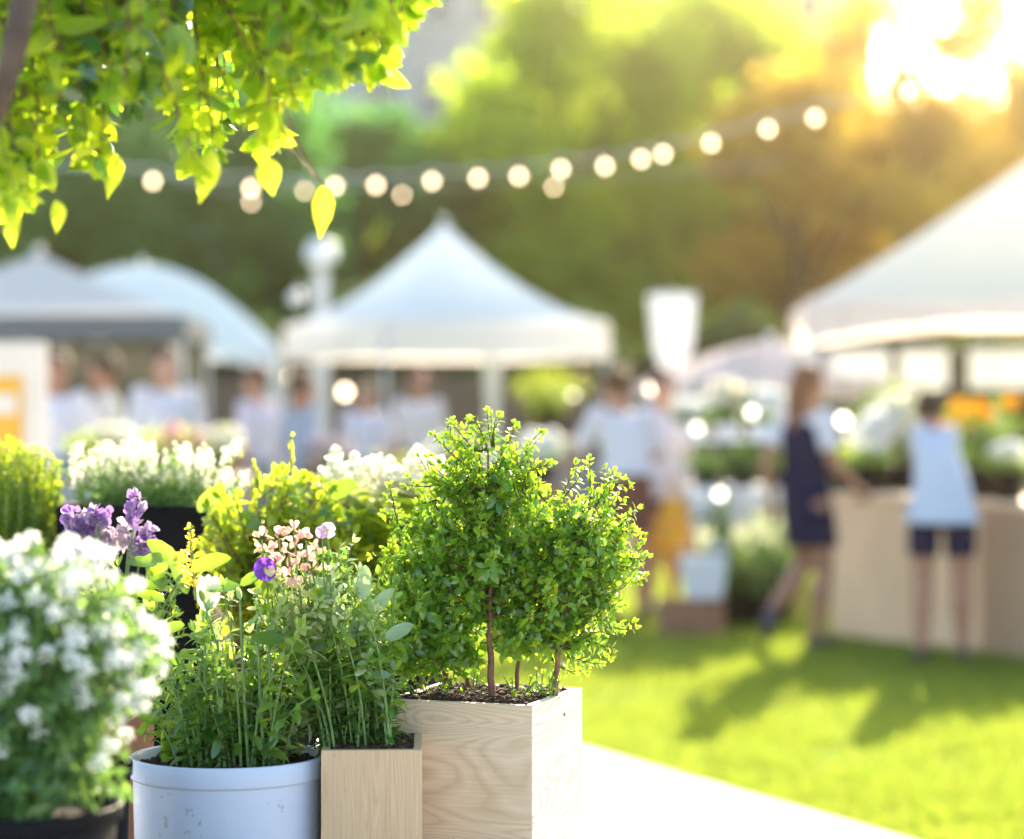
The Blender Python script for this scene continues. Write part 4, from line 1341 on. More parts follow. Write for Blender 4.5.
def wood_box(t, C, rz, wx, wy, ztop, zbot, mf, ms, th=.014):
    """C: near corner on plan, box extends: local -x (width wx, to the left) and local +y (depth wy)"""
    c_, s_ = math.cos(rz), math.sin(rz)
    def w(x, y): return (C[0] + x * c_ - y * s_, C[1] + x * s_ + y * c_)
    h = ztop - zbot; zc = (ztop + zbot) / 2
    O = [(0, 0), (-wx, 0), (-wx, wy), (0, wy)]
    I = [(-th, th), (-wx + th, th), (-wx + th, wy - th), (-th, wy - th)]
    for k, (nm, mat) in enumerate((('front_panel', mf), ('side_panel', ms), ('back_panel', mf), ('side_panel', ms))):
        k2 = (k + 1) % 4
        ctr_ = ((O[k][0] + O[k2][0]) / 2, (O[k][1] + O[k2][1]) / 2)
        poly = [O[k], O[k2], I[k2], I[k]]
        m = MB()
        vv = [(p[0] - ctr_[0], p[1] - ctr_[1], z_) for z_ in (-h / 2, h / 2) for p in poly]
        m.add(vv, [(0, 1, 2, 3), (7, 6, 5, 4), (0, 4, 5, 1), (1, 5, 6, 2), (2, 6, 7, 3), (3, 7, 4, 0)])
        o = m.build(nm, mat, t, bevel=.0010)
        o.data.transform(Matrix.Translation(origin_of(t)))
        p = w(*ctr_)
        o.location = Vector((p[0], p[1], zc)) - origin_of(t)
        o.rotation_euler = (0, 0, rz)
    bc = w(-wx / 2, wy / 2)
    MB().box((bc[0], bc[1], zbot + .007), (wx - 2 * th - .002, wy - 2 * th - .002, .012), rz).build('bottom_panel', mf, t)
    return bc, (wx / 2 - th, wy / 2 - th), w


# ---- big pale wooden planter with three small shrub trees
def big_planter():
    C = W(532, 706, 3.40)
    rz = -R(20.0)
    s = .227
    t = thing('wooden_planter', (C.x - .09, C.y + .12, TABLE_Z), 'pale square wooden planter holding the lush green shrub in the centre foreground', 'planter')
    bc, (hx, hy), w = wood_box(t, (C.x, C.y), rz, s, s, C.z, TABLE_Z + .002, M['ash'], M['ash_lit_side'])
    soil_box(t, bc[0], bc[1], C.z - .008, hx, hy, rz, 3)
    p_ = Vector((*w(0, .141), 1.037))
    MB().ball(p_, .0022, 8, 6).build('nail_head', M['dark_metal'], t)
    MB().ball(Vector((*w(0, .030), .86)), .0022, 8, 6).build('nail_head', M['dark_metal'], t)
    # trunks
    dn = 3.50
    specs = [  # base px, py, d, control, top px,py , radius
        ((491, 702), (492, 600), (488, 450), 3.50, .0058),
        ((554, 702), (560, 610), (572, 500), 3.52, .0050),
        ((446, 700), (440, 620), (430, 510), 3.57, .0045),
        ((516, 698), (520, 600), (540, 480), 3.60, .0038),
        ((424, 698), (415, 640), (412, 545), 3.60, .0035),
        ((470, 698), (466, 620), (462, 500), 3.60, .0042)]
    trunks = []
    for i, (b, mp_, tp, dd_, rad) in enumerate(specs):
        p0, p1_, p2 = W(*b, dd_), W(*mp_, dd_), W(*tp, dd_ + .01)
        p0.z = C.z - .02
        pts = bez(p0, p1_, p2, 14)
        pts[1:-1] += rng.normal(0, .0016, (12, 3))
        trunks.append(pts)
        MB().tube(pts, list(np.linspace(rad, rad * .22, 14)), 8).build('trunk', M['twig'], t, smooth=True)
    # crown envelope as picture-space ellipses: (px,py,rx,ry,depth radius px, trunk index, n)
    env = [(495, 480, 50, 52, 45, 0, 120), (455, 478, 34, 46, 36, 0, 60), (488, 545, 78, 60, 66, 0, 210), (445, 585, 62, 66, 56, 2, 170),
           (575, 528, 50, 48, 46, 1, 120), (606, 548, 36, 46, 38, 1, 80), (552, 585, 68, 66, 60, 1, 190), (590, 618, 34, 34, 30, 1, 30),
           (415, 615, 40, 62, 44, 4, 90), (515, 620, 72, 40, 50, 3, 110), (600, 585, 38, 44, 34, 1, 60), (445, 645, 50, 36, 44, 5, 64), (413, 555, 28, 44, 34, 4, 36), (532, 540, 44, 64, 40, 3, 110), (436, 530, 34, 42, 34, 2, 50), (470, 520, 56, 56, 40, 0, 60), (412, 650, 26, 34, 30, 4, 40)]
    tw = MB(); f = Fol(); fy = Fol()
    pxm = 3.52 / F
    for (ex, ey, rx, ry, rd, ti, n) in env:
        c = W(ex, ey, 3.518)
        for i in range(int(n * .56)):
            v = rng.normal(0, 1, 3); v /= np.linalg.norm(v)
            rr = random.random() ** .42
            tip = np.array([c.x + v[0] * rx * pxm * rr, c.y + v[1] * rd * pxm * rr, c.z + v[2] * ry * pxm * rr])
            tr = trunks[ti]
            zt_ = tip[2] - random.uniform(.03, .09)
            k = int(np.clip(np.searchsorted(tr[:, 2], zt_), 4, 13))
            s0 = tr[k]
            mid = s0 * .45 + tip * .55 + np.array([0, 0, -.012 + random.uniform(-.01, .01)])
            pts = bez(s0, mid, tip, 7)
            pts[1:-1] += rng.normal(0, .002, (5, 3))
            L = np.linalg.norm(tip - s0)
            tw.tube(pts, list(np.linspace(.0017, .0006, 7)), 4, False)
            t0 = max(.25, 1 - .075 / max(L, .001))
            stem_leaves(f, pts, t0, .0072, random.uniform(.015, .027), random.uniform(.42, .58), LEAF, .2, .9, .5, .4, .35)
            if random.random() < .75 and rr > .72 and (v[2] > -.3 or v[0] > .3):  # young leaves favour top and right, where sunlight is put into colour
                stem_leaves(fy, pts[-4:], .2, .0055, .0145, .54, LEAF, -.1, .7, .4, .6)
    # protruding shoots
    shoots = [((470, 470), (440, 450), (437, 432), 0), ((500, 450), (505, 440), (512, 424), 0), ((480, 455), (462, 440), (458, 426), 0), ((520, 470), (530, 450), (545, 437), 0),
              ((590, 510), (592, 480), (588, 462), 1), ((600, 520), (618, 500), (622, 482), 1), ((605, 540), (625, 520), (640, 508), 1), ((605, 570), (632, 560), (638, 580), 1),
              ((590, 590), (618, 600), (612, 618), 1), ((570, 640), (600, 640), (612, 652), 1), ((565, 655), (590, 665), (600, 660), 1), ((520, 470), (540, 468), (548, 460), 0),
              ((560, 500), (575, 480), (577, 468), 1), ((440, 500), (420, 500), (415, 510), 2), ((545, 650), (570, 680), (585, 672), 1), ((460, 450), (445, 432), (452, 425), 0),
              ((600, 530), (630, 530), (641, 540), 1), ((560, 660), (548, 690), (552, 696), 1)]
    for q_ in range(70):
        e_ = random.choice(env)
        an_ = random.uniform(-.5, 3.6)
        ex_, ey_ = e_[0] + e_[2] * math.cos(an_), e_[1] - e_[3] * math.sin(an_)
        ln_ = random.uniform(10, 30)
        if ey_ < 445 or ex_ > 632 or ex_ < 392: ln_ *= .4
        shoots.append(((e_[0] * .4 + ex_ * .6, e_[1] * .4 + ey_ * .6), (ex_, ey_), (ex_ + ln_ * math.cos(an_) * .7 + random.uniform(-5, 5), ey_ - ln_ * (math.sin(an_) * .6 + .5)), 0))
    for a, b, c, ti in shoots:
        for q_ in range(2):
            jt = rng.normal(0, 3, 2)
            dd_ = 3.52 + random.uniform(-.03, .03)
            pts = bez(W(*a, 3.53), W(b[0] + jt[0], b[1] + jt[1], dd_), W(c[0] + jt[1], c[1] + jt[0], dd_), 8)
            tw.tube(pts, list(np.linspace(.0014, .0005, 8)), 4, False)
            stem_leaves(f, pts, .1, .0065, .0165, .5, LEAF, .1, .85, .35, .5, .3)
            stem_leaves(fy, pts, .45, .008, .013, .5, LEAF, -.05, .8, .35, .6, .3)
    tw.build('twigs', M['shrub_twig'], t)
    f.build('foliage', M['shrub'], t)
    fy.build('young_lit_leaves', M['shrub_young_lit'], t)
    # low sprigs around the soil
    for (px, py) in ((432, 690), (470, 692), (520, 694), (548, 690), (440, 688), (530, 690), (412, 690)):
        lf = Fol(); lm = MB()
        b0 = W(px + random.uniform(-6, 6), 704, 3.5 + random.uniform(0, .06)); b0.z = C.z - .012
        for q_ in range(5):
            tp = W(px + random.uniform(-16, 16), py - random.uniform(0, 22), b0.y)
            pts = bez(b0, (np.array(b0) + np.array(tp)) / 2 + rng.normal(0, .003, 3), tp, 5)
            lm.tube(pts, .0009, 4, False)
            stem_leaves(lf, pts, .3, .008, .013, .55, LEAF, .1)
        sg = lf.build('sprig', M['shrub'], t)
        lm.build('sprig_stem', M['green_stem'], sg)
big_planter()


# ---- pale blue pot with leafy herbs
def blue_pot():
    c0 = W(228, 768, 3.24)
    rad = 97.5 / F * 3.24 * 1.03
    cx, cy = W(228, 0, 3.24 + rad).x, 3.24 + rad
    rad = 97.5 / F * cy
    zt = CAMH + (HOR - 748 - 6) / F * cy
    t = thing('blue_flower_pot', (cx, cy, TABLE_Z), 'pale blue round plastic pot with tall leafy herbs in the foreground', 'potted plant')
    h = zt - TABLE_Z
    m = MB()
    r0 = rad
    m.lathe((cx, cy, TABLE_Z), [(0, .004), (r0 * .90, .001), (r0 * .915, 0), (r0 * .925, .004), (r0 * .965, h - .032), (r0 * .966, h - .030)], 72)
    m.build('pot_body', M['blue_pot'], t, smooth=True)
    m = MB()
    m.lathe((cx, cy, TABLE_Z), [(r0 * .965, h - .031), (r0 * .992, h - .029), (r0 * .995, h - .026), (r0 * 1.0, h - .002), (r0 * .994, h), (r0 * .965, h), (r0 * .955, h - .003), (r0 * .93, h - .04), (r0 * .91, h - .06)], 72)
    m.build('rim', M['blue_pot'], t, smooth=True)
    # soil disc
    m = MB(); vs_, fs = [], []
    nr, na = 10, 40
    vs_.append((cx, cy, zt - .016))
    for i in range(1, nr + 1):
        for k in range(na):
            a = 2 * math.pi * k / na
            vs_.append((cx + rad * .93 * i / nr * math.cos(a), cy + rad * .93 * i / nr * math.sin(a), zt - .018 + random.gauss(0, .0025)))
    for k in range(na): fs.append((0, 1 + k, 1 + (k + 1) % na))
    for i in range(nr - 1):
        for k in range(na):
            a, b = 1 + i * na + k, 1 + i * na + (k + 1) % na
            fs.append((a, a + na, b + na, b))
    m.add(vs_, fs); m.build('soil', M['soil'], t)
    ch = MB()
    for i in range(900):
        a = random.uniform(0, 6.28); q_ = math.sqrt(random.random()) * rad * .9
        ch.box((cx + q_ * math.cos(a), cy + q_ * math.sin(a), zt - .014 + random.uniform(0, .004)), (random.uniform(.003, .012), random.uniform(.003, .007), random.uniform(.002, .006)), random.uniform(0, 6.28), .7)
    ch.build('bark_chips', M['soil_chip'], t)
    st = MB(); f = Fol(); fg = Fol(); fv = Fol(); fl = Fol(); fd = Fol()
    # stems: base px, tip px/py
    for i in range(80):
        bx = random.gauss(228, 33); by = cy + random.uniform(-.06, .08)
        b0 = W(min(max(bx, 165), 285), 755, by); b0.z = zt - .02
        tx = 228 + (bx - 228) * 1.9 + random.gauss(0, 22)
        tx = min(max(tx, 135), 335)
        prof = 575 + abs(tx - 235) * .35
        ty = random.uniform(prof, prof + 110) if random.random() < .6 else random.uniform(620, 735)
        tp = W(tx, ty, by + random.uniform(-.06, .06))
        mid = (np.array(b0) * .5 + np.array(tp) * .5) + np.array([-(tx - bx) / F * 1.2, 0, .02])
        pts = bez(b0, mid, tp, 9)
        st.tube(pts, list(np.linspace(.0022, .0009, 9)), 5, False)
        u = random.random()
        tgt = fg if u < .18 else f
        if u < .13: tgt = fv
        stem_leaves(tgt, pts, .12, .0115, random.uniform(.024, .040), random.uniform(.36, .6), random.choice((LEAF, OVAL)), .3, 1.0, .45, .3, .3)
        if u > .4: stem_leaves(fd, pts[:6], .0, .010, .03, .42, LEAF, .2)
    # a few thick upright pale stems in front
    for (a, b) in ((205, 612), (222, 640), (246, 600), (272, 640), (262, 610), (198, 650)):
        b0 = W(a + 3, 760, cy - .05); b0.z = zt - .02
        pts = bez(b0, W(a - 3, 690, cy - .06), W(a + random.uniform(-6, 6), b, cy - .05), 8)
        st.tube(pts, list(np.linspace(.003, .0018, 8)), 6, False)
        stem_leaves(fg, pts, .25, .03, .032, .36, LEAF, .1, .8, .25, .7)
    # broad lime leaves near the top
    for (px, py, ax, az, L) in ((178, 565, -.6, .6, .055), (190, 570, .8, .35, .06), (168, 560, -.9, .1, .045), (205, 590, .9, .2, .05), (240, 585, .8, .5, .04), (272, 600, -.5, .8, .045), (280, 640, .9, -.3, .05),
                               (300, 620, .7, .3, .04), (215, 640, -.7, .2, .045), (270, 650, .3, .9, .04), (185, 625, -.9, -.2, .045), (250, 640, .9, .1, .05), (165, 600, -.8, .3, .04)):
        p = W(px, py, cy - .07 + random.uniform(-.02, .04))
        fl.leafs([p], [(ax, random.uniform(-.4, .4), az)], [(random.uniform(-.3, .3), -.7, .7)], L, L * .5, OVAL)
    st.build('stems', M['green_stem'], t)
    f.build('foliage', M['herb'], t); fg.build('grey_leaves', M['herb_grey'], t); fv.build('pale_leaves', M['variegated'], t); fd.build('dark_leaves', M['dark_herb'], t)
    fl.build('broad_leaves', M['broad'], t)
    # yellow-green flower spike at (190,540)
    sp = Fol(); b0 = W(196, 600, cy - .03); tp = W(190, 528, cy - .03)
    stem_leaves(sp, bez(b0, (b0 + tp) / 2, tp, 8), .15, .003, .014, .75, PETAL, -.2, 1, .3, .5, .4)
    for q_ in range(3):
        tp2 = W(178 + q_ * 7, 560 - 8 * q_, cy - .03)
        stem_leaves(sp, bez(b0, W(184, 580, cy - .03), tp2, 6), .3, .004, .012, .7, PETAL, -.2)
    MB().tube([b0, tp], .0022, 6).build('spike_stem', M['green_stem'], t)
    sp.build('flower_spike', leaf_mat('spike_petal', [(.45, .42, .1), (.5, .3, .15), (.4, .45, .08)], .5), t)
    # white bud
    wb = Fol()
    p = W(208, 612, cy - .03)
    for a in (-.25, 0, .25): wb.leafs([p], [(a, -.1, 1)], [(a, -1, .1)], .052, .022, OVAL)
    wb.build('white_bud', M['cream_petal'], t)
    return cx, cy, zt
blue_pot()


# ---- small pine planter with mixed flowers
def small_planter():
    C = W(422, 750, 3.30)      # near right corner of the front
    A = W(326, 757, 3.30)
    t = thing('pine_planter', ((C.x + A.x) / 2, C.y + .1, TABLE_Z), 'small fine grained pine planter of mixed flowers between the blue pot and the pale planter', 'planter')
    wx = .1385
    bc, (hx, hy), w = wood_box(t, (C.x, C.y), R(2.0), wx, .17, C.z, TABLE_Z + .002, M['pine'], M['pine'], .012)
    soil_box(t, bc[0], bc[1], C.z - .008, hx, hy, R(2.0), 5)
    zt = C.z
    cy = bc[1]
    st = MB(); f = Fol(); fd = Fol(); fv = Fol(); fl = Fol(); fg = Fol()
    for i in range(92):
        bx = random.uniform(322, 392); by = cy + random.uniform(-.06, .08)
        b0 = W(bx, 740, by); b0.z = zt - .015
        tx = 335 + (bx - 355) * 1.5 + random.gauss(0, 24); tx = min(max(tx, 252), 394)
        ty = random.uniform(560 + max(0, 300 - tx) * .5, 690)
        tp = W(tx, ty, by + random.uniform(-.05, .05))
        mid = (np.array(b0) * .5 + np.array(tp) * .5) + np.array([-(tx - bx) / F * 1.0, 0, .02])
        pts = bez(b0, mid, tp, 9)
        st.tube(pts, list(np.linspace(.0020, .0008, 9)), 5, False)
        u = random.random()
        stem_leaves(fd, pts[:6], .0, .010, .030, .26, LEAF, .25, .9, .4, .5)
        tgt = f if u < .72 else (fg if u < .8 else fv)
        stem_leaves(tgt, pts[4:], .0, .008, .028, .5, OVAL if u > .4 else LEAF, .3, 1, .45, .3)
    # grey-green big leaves at (355,625),(375,600)
    for (px, py, ax, az, L) in ((352, 640, .35, .9, .05), (345, 620, -.5, .8, .045), (372, 615, .6, .9, .048), (362, 600, .1, 1, .05), (385, 640, .8, .5, .045), (340, 600, -.7, .6, .045), (330, 650, -.8, .3, .04)):
        p = W(px, py, cy - .05)
        fg.leafs([p], [(ax, random.uniform(-.3, .3), az)], [(random.uniform(-.5, .5), -.8, .4)], L, L * .46, OVAL)
    # dark head of leaves top (330,545)
    for i in range(16):
        tp = W(random.uniform(312, 352), random.uniform(545, 590), cy + random.uniform(-.02, .04))
        b0 = W(335, 650, cy)
        pts = bez(b0, (np.array(b0) + np.array(tp)) / 2 + rng.normal(0, .006, 3), tp, 7)
        st.tube(pts, .001, 4, False)
        stem_leaves(fd, pts, .45, .009, .022, .6, OVAL, .15)
    # variegated cluster (300,610)
    for i in range(52):
        tp = W(random.gauss(298, 26), random.gauss(598, 22), cy - .06 + random.uniform(-.03, .03))
        b0 = W(310, 690, cy)
        pts = bez(b0, (np.array(b0) + np.array(tp)) / 2 + rng.normal(0, .006, 3), tp, 7)
        st.tube(pts, .001, 4, False)
        stem_leaves(fv, pts, .6, .007, .022, .5, LEAF, .1)
    st.build('stems', M['green_stem'], t)
    f.build('foliage', M['herb'], t); fd.build('dark_leaves', M['dark_herb'], t); fv.build('variegated_leaves', M['variegated'], t); fg.build('grey_leaves', M['herb_grey'], t)
    # pink snapdragons
    for (px, py, n) in ((266, 552, 13), (279, 539, 14), (294, 532, 14), (306, 541, 13), (289, 553, 15), (276, 566, 10), (303, 560, 12), (312, 572, 9), (262, 540, 8), (316, 552, 8), (292, 574, 9)):
        p = np.array(W(px, py, cy - .06 + random.uniform(-.01, .01)))
        v = unit(rng.normal(0, 1, (n, 3)) + [0, -.2, .3])
        V, T = leaves(p + v * .006, v, rng.normal(0, 1, (n, 3)), rng.uniform(.007, .015, n), rng.uniform(.006, .012, n), PETAL)
        tri_obj('pink_flower', V, T, M['pink_petal'], t)
        s_ = MB(); s_.tube(bez(W(px + 8, 620, cy - .04), W(px + 4, 585, cy - .05), p, 6), .0012, 5); s_.build('flower_stalk', M['green_stem'], t)
    # violet pansy and a small lilac one
    for (px, py, sc_, mt) in ((266, 569, 1.0, 'violet_petal'), (328, 530, .7, 'lilac_petal'), (322, 532, .55, 'purple_petal')):
        p = np.array(W(px, py, cy - .075))
        ang = np.array([35, 100, 160, 225, 300]) * math.pi / 180
        Ax = np.stack([np.cos(ang), rng.normal(-.15, .1, 5), np.sin(ang)], 1)
        V, T = leaves(np.repeat(p[None], 5, 0), Ax, np.repeat([[0, -1, .15]], 5, 0), .017 * sc_, .019 * sc_, PETAL)
        tri_obj('pansy_flower', V, T, M[mt], t)
        ey = MB(); ey.ball(p + np.array([0, -.003, 0]), .0028 * sc_, 8, 6); ey.build('pansy_eye', M['yellow'], t)
        s_ = MB(); s_.tube(bez(W(px + 6, 640, cy - .05), W(px + 2, 600, cy - .06), p + np.array([0, .003, 0]), 6), .0011, 5); s_.build('flower_stalk', M['green_stem'], t)
small_planter()


# ---- tan board planter corner behind the small planter, at (380,720)
def tan_planter():
    C = W(386, 700, 3.60)
    t = thing('tan_planter', (C.x - .044, C.y + .06, TABLE_Z), 'narrow brown wooden planter squeezed behind the pine planter and beside the pale one', 'planter')
    bc, (hx, hy), w = wood_box(t, (C.x, C.y), R(0), .088, .12, C.z, TABLE_Z + .002, M['pine_dark'], M['pine'], .012)
    soil_box(t, bc[0], bc[1], C.z - .01, hx, hy, 0, 9)
    f = Fol(); st = MB()
    for i in range(70):
        b0 = W(random.uniform(345, 375), 700, bc[1] + random.uniform(-.03, .03)); b0.z = C.z - .02
        tp = W(random.uniform(335, 388), random.uniform(590, 690), bc[1] + random.uniform(-.05, .05))
        pts = bez(b0, (np.array(b0) + np.array(tp)) / 2 + np.array([0, 0, .02]), tp, 7)
        st.tube(pts, .0012, 4, False); stem_leaves(f, pts, .1, .011, .028, .28, LEAF, .1)
    st.build('stems', M['green_stem'], t); f.build('foliage', M['dark_herb'], t)
    # white little tulip-like bud at (385,640)
    wb = Fol()
    for (px, py) in ((385, 640), (397, 655)):
        p = W(px, py + 12, bc[1] - .06)
        for a in (-.35, 0, .35): wb.leafs([p], [(a, -.1, 1)], [(a, -1, .1)], .026, .012, OVAL)
    wb.build('white_buds', M['white_petal'], t)
tan_planter()


def nursery_pot(name, px, rpx, d, ytop, label, cat='potted plant', mat='black_pot', rim=True):
    cx = W(px, 0, d).x; r0 = rpx / F * d; zt = W(0, ytop, d).z; h = zt - TABLE_Z
    t = thing(name, (cx, d, TABLE_Z), label, cat)
    m = MB(); m.lathe((cx, d, TABLE_Z), [(0, .003), (r0 * .78, 0), (r0 * .82, .004), (r0 * .94, h - .03), (r0 * .93, h - .028), (r0 * .955, h - .02), (r0 * .945, h - .018)], 48)
    m.build('pot_body', M[mat], t, smooth=True)
    m = MB(); m.lathe((cx, d, TABLE_Z), [(r0 * .95, h - .019), (r0 * .99, h - .017), (r0, h - .003), (r0 * .99, h), (r0 * .96, h), (r0 * .93, h - .02), (r0 * .90, h - .05)], 48)
    m.build('rim', M[mat], t, smooth=True)
    m = MB(); vs_ = [(cx, d, zt - .014)]; na = 30; fs = []
    for i in (1, 2, 3, 4):
        for k in range(na):
            a = 2 * math.pi * k / na
            vs_.append((cx + r0 * .93 * i / 4 * math.cos(a), d + r0 * .93 * i / 4 * math.sin(a), zt - .016 + random.gauss(0, .003)))
    for k in range(na): fs.append((0, 1 + k, 1 + (k + 1) % na))
    for i in range(3):
        for k in range(na):
            a, b = 1 + i * na + k, 1 + i * na + (k + 1) % na
            fs.append((a, a + na, b + na, b))
    m.add(vs_, fs); m.build('soil', M['soil'], t)
    return t, cx, d, zt, r0


def cluster_mesh(t, p, rad, n, L, Wd, mat, name='flower_cluster', up=.8):
    v = unit(rng.normal(0, 1, (n, 3)) + [0, -.15, up])
    V, T = leaves(np.array(p) + v * rad * rng.uniform(.5, 1, (n, 1)), v + rng.normal(0, .6, (n, 3)), v + rng.normal(0, .3, (n, 3)), rng.uniform(.7, 1.2, n) * L, Wd, PETAL)
    return tri_obj(name, V, T, mat, t)


# ---- front-left white alyssum bush, out of focus
def white_bush():
    t, cx, cy, zt, r0 = nursery_pot('white_flower_pot', 14, 108, 2.6, 803, 'big bush of white blossoms in a black pot at the lower left corner')
    st = MB(); f = Fol()
    c = W(36, 668, 2.6)
    protos = []
    nfl = 0
    for i in range(520):
        v = rng.normal(0, 1, 3); v /= np.linalg.norm(v)
        rr = random.random() ** .3
        tip = np.array([c.x + v[0] * rr * .128, c.y + v[1] * rr * .10, c.z + v[2] * rr * (.134 if v[2] > 0 else .142)])
        tip[2] = max(tip[2], zt + random.uniform(-.035, .02))
        b0 = np.array([cx + (tip[0] - cx) * .25, cy + (tip[1] - cy) * .3, zt - .02])
        mid = b0 * .5 + tip * .5; mid[2] = max(mid[2], tip[2]) + .02
        pts = bez(b0, mid, tip, 7)
        st.tube(pts, list(np.linspace(.0018, .0008, 7)), 4, False)
        stem_leaves(f, pts, .35, .0070, .028, .32, LEAF, .1, 1, .45, .3)
    st.build('stems', M['green_stem'], t); f.build('foliage', M['alyssum_leaf'], t)
    f2 = Fol()
    for i in range(60):
        a_ = random.uniform(3.0, 6.5)
        b0 = np.array([cx + r0 * .5 * math.cos(a_), cy + r0 * .5 * math.sin(a_), zt])
        tp = np.array([cx + r0 * random.uniform(.7, 1.04) * math.cos(a_), cy + r0 * random.uniform(.7, 1.04) * math.sin(a_), zt + random.uniform(.002, .04)])
        pts = bez(b0, (b0 + tp) / 2 + np.array([0, 0, .05]), tp, 6)
        stem_leaves(f2, pts, .3, .008, .026, .32, LEAF, .3, 1, .4, .4)
    f2.build('lower_foliage', M['alyssum_leaf'], t)
    # flower clusters: facing the camera hemisphere and top
    spots = []
    tries = 0
    while len(spots) < 145 and tries < 20000:
        tries += 1
        v = rng.normal(0, 1, 3); v /= np.linalg.norm(v)
        if v[1] > .35: continue
        if v[2] < -.35 and random.random() < .8: continue
        q_ = random.uniform(.72, 1.08)
        tip = np.array([c.x + v[0] * .132 * q_, c.y + v[1] * .105 * q_, c.z + v[2] * .136 * q_])
        if tip[2] < zt - .005: continue
        if any(np.linalg.norm(tip - s) < .0165 for s in spots): continue
        if v[2] < .0 and random.random() < .55: continue
        spots.append(tip)
    for k in range(4):
        protos.append(cluster_mesh(t, spots[k], .0075, 30, .0060, .0060, M['white_petal'], up=.5))
    for k in range(4, len(spots)):
        q0 = protos[k % 4]
        o = q0.copy(); col.objects.link(o); o.parent = t
        o.location = Vector(spots[k] - spots[k % 4])
white_bush()

# black nursery pot between the bush and blue pot, with terracotta pot behind
def side_pots():
    t, cx, cy, zt, r0 = nursery_pot('black_nursery_pot', 76, 56.5, 3.12, 762, 'glossy black nursery pot between the white bush and the pale blue pot')
    f = Fol(); st = MB()
    for i in range(50):
        a = random.uniform(0, 6.28); q_ = random.random() * r0 * .8
        b0 = np.array([cx + q_ * math.cos(a), cy + q_ * math.sin(a), zt - .015]); tp = b0 + np.array([random.gauss(-.02, .02), random.gauss(0, .02), random.uniform(.03, .1)])
        pts = bez(b0, (b0 + tp) / 2, tp, 5); st.tube(pts, .001, 4, False); stem_leaves(f, pts, .2, .01, .02, .4, LEAF)
    st.build('stems', M['green_stem'], t); f.build('foliage', M['herb'], t)
    t, cx, cy, zt, r0 = nursery_pot('terracotta_pot', 112, 45, 3.62, 690, 'terracotta pot half hidden between the white bush and the blue pot', mat='terra')
    f = Fol(); st = MB(); fv = Fol()
    # purple stock plant: stems to the flowers at (75..150, 500..570)
    spikes = [((75, 530), (72, 512)), ((93, 535), (90, 510)), ((100, 530), (101, 512)), ((133, 520), (138, 495)), ((128, 545), (127, 525)), ((155, 550), (150, 528)), ((80, 545), (78, 530)), ((107, 545), (107, 528)), ((140, 552), (142, 538)), ((98, 520), (97, 508))]
    for i in range(70):
        a = random.uniform(0, 6.28); q_ = random.random() * r0 * .8
        b0 = np.array([cx + q_ * math.cos(a), cy + q_ * math.sin(a), zt - .015])
        tp = np.array(W(random.uniform(60, 185), random.uniform(565, 680), 3.6 + random.uniform(-.05, .05)))
        pts = bez(b0, b0 * .4 + tp * .6 + np.array([0, 0, -.01]), tp, 6); st.tube(pts, .0013, 4, False); stem_leaves(f, pts, .2, .012, .032, .3, LEAF)
    for k, ((bx, by), (tx, ty)) in enumerate(spikes):
        b0 = np.array([cx, cy, zt]); p0 = np.array(W(bx, by + 6, 3.60 + (k % 3) * .015)); p1_ = np.array(W(tx, ty, 3.60 + (k % 3) * .015))
        st.tube(bez(b0, b0 * .3 + p0 * .7 + np.array([0, 0, -.03]), p0, 7), .0017, 5, False)
        n = 46
        u = rng.random((n, 1)); P = p0 * (1 - u) + p1_ * u
        v = unit(rng.normal(0, 1, (n, 3)) * [1, 1, .6] + [0, -.1, .1])
        V, T = leaves(P + v * .003, v, rng.normal(0, 1, (n, 3)), rng.uniform(.010, .018, n), rng.uniform(.012, .018, n), PETAL)
        tri_obj('flower_spike', V, T, M['purple_petal'] if k % 3 != 1 else M['lilac_petal'], t)
    # broad lime leaves at (150-165, 560-600)
    for (px, py, ax, az, L) in ((165, 590, -.5, .8, .05), (150, 575, .6, .5, .06), (172, 560, .4, -.7, .055), (158, 565, -.9, .2, .05), (140, 590, .9, .4, .045)):
        fv.leafs([W(px, py, 3.55)], [(ax, random.uniform(-.3, .3), az)], [(.2, -.6, .7)], L, L * .5, OVAL)
    st.build('stems', M['green_stem'], t); f.build('foliage', M['herb'], t); fv.build('broad_leaves', M['broad'], t)
side_pots()


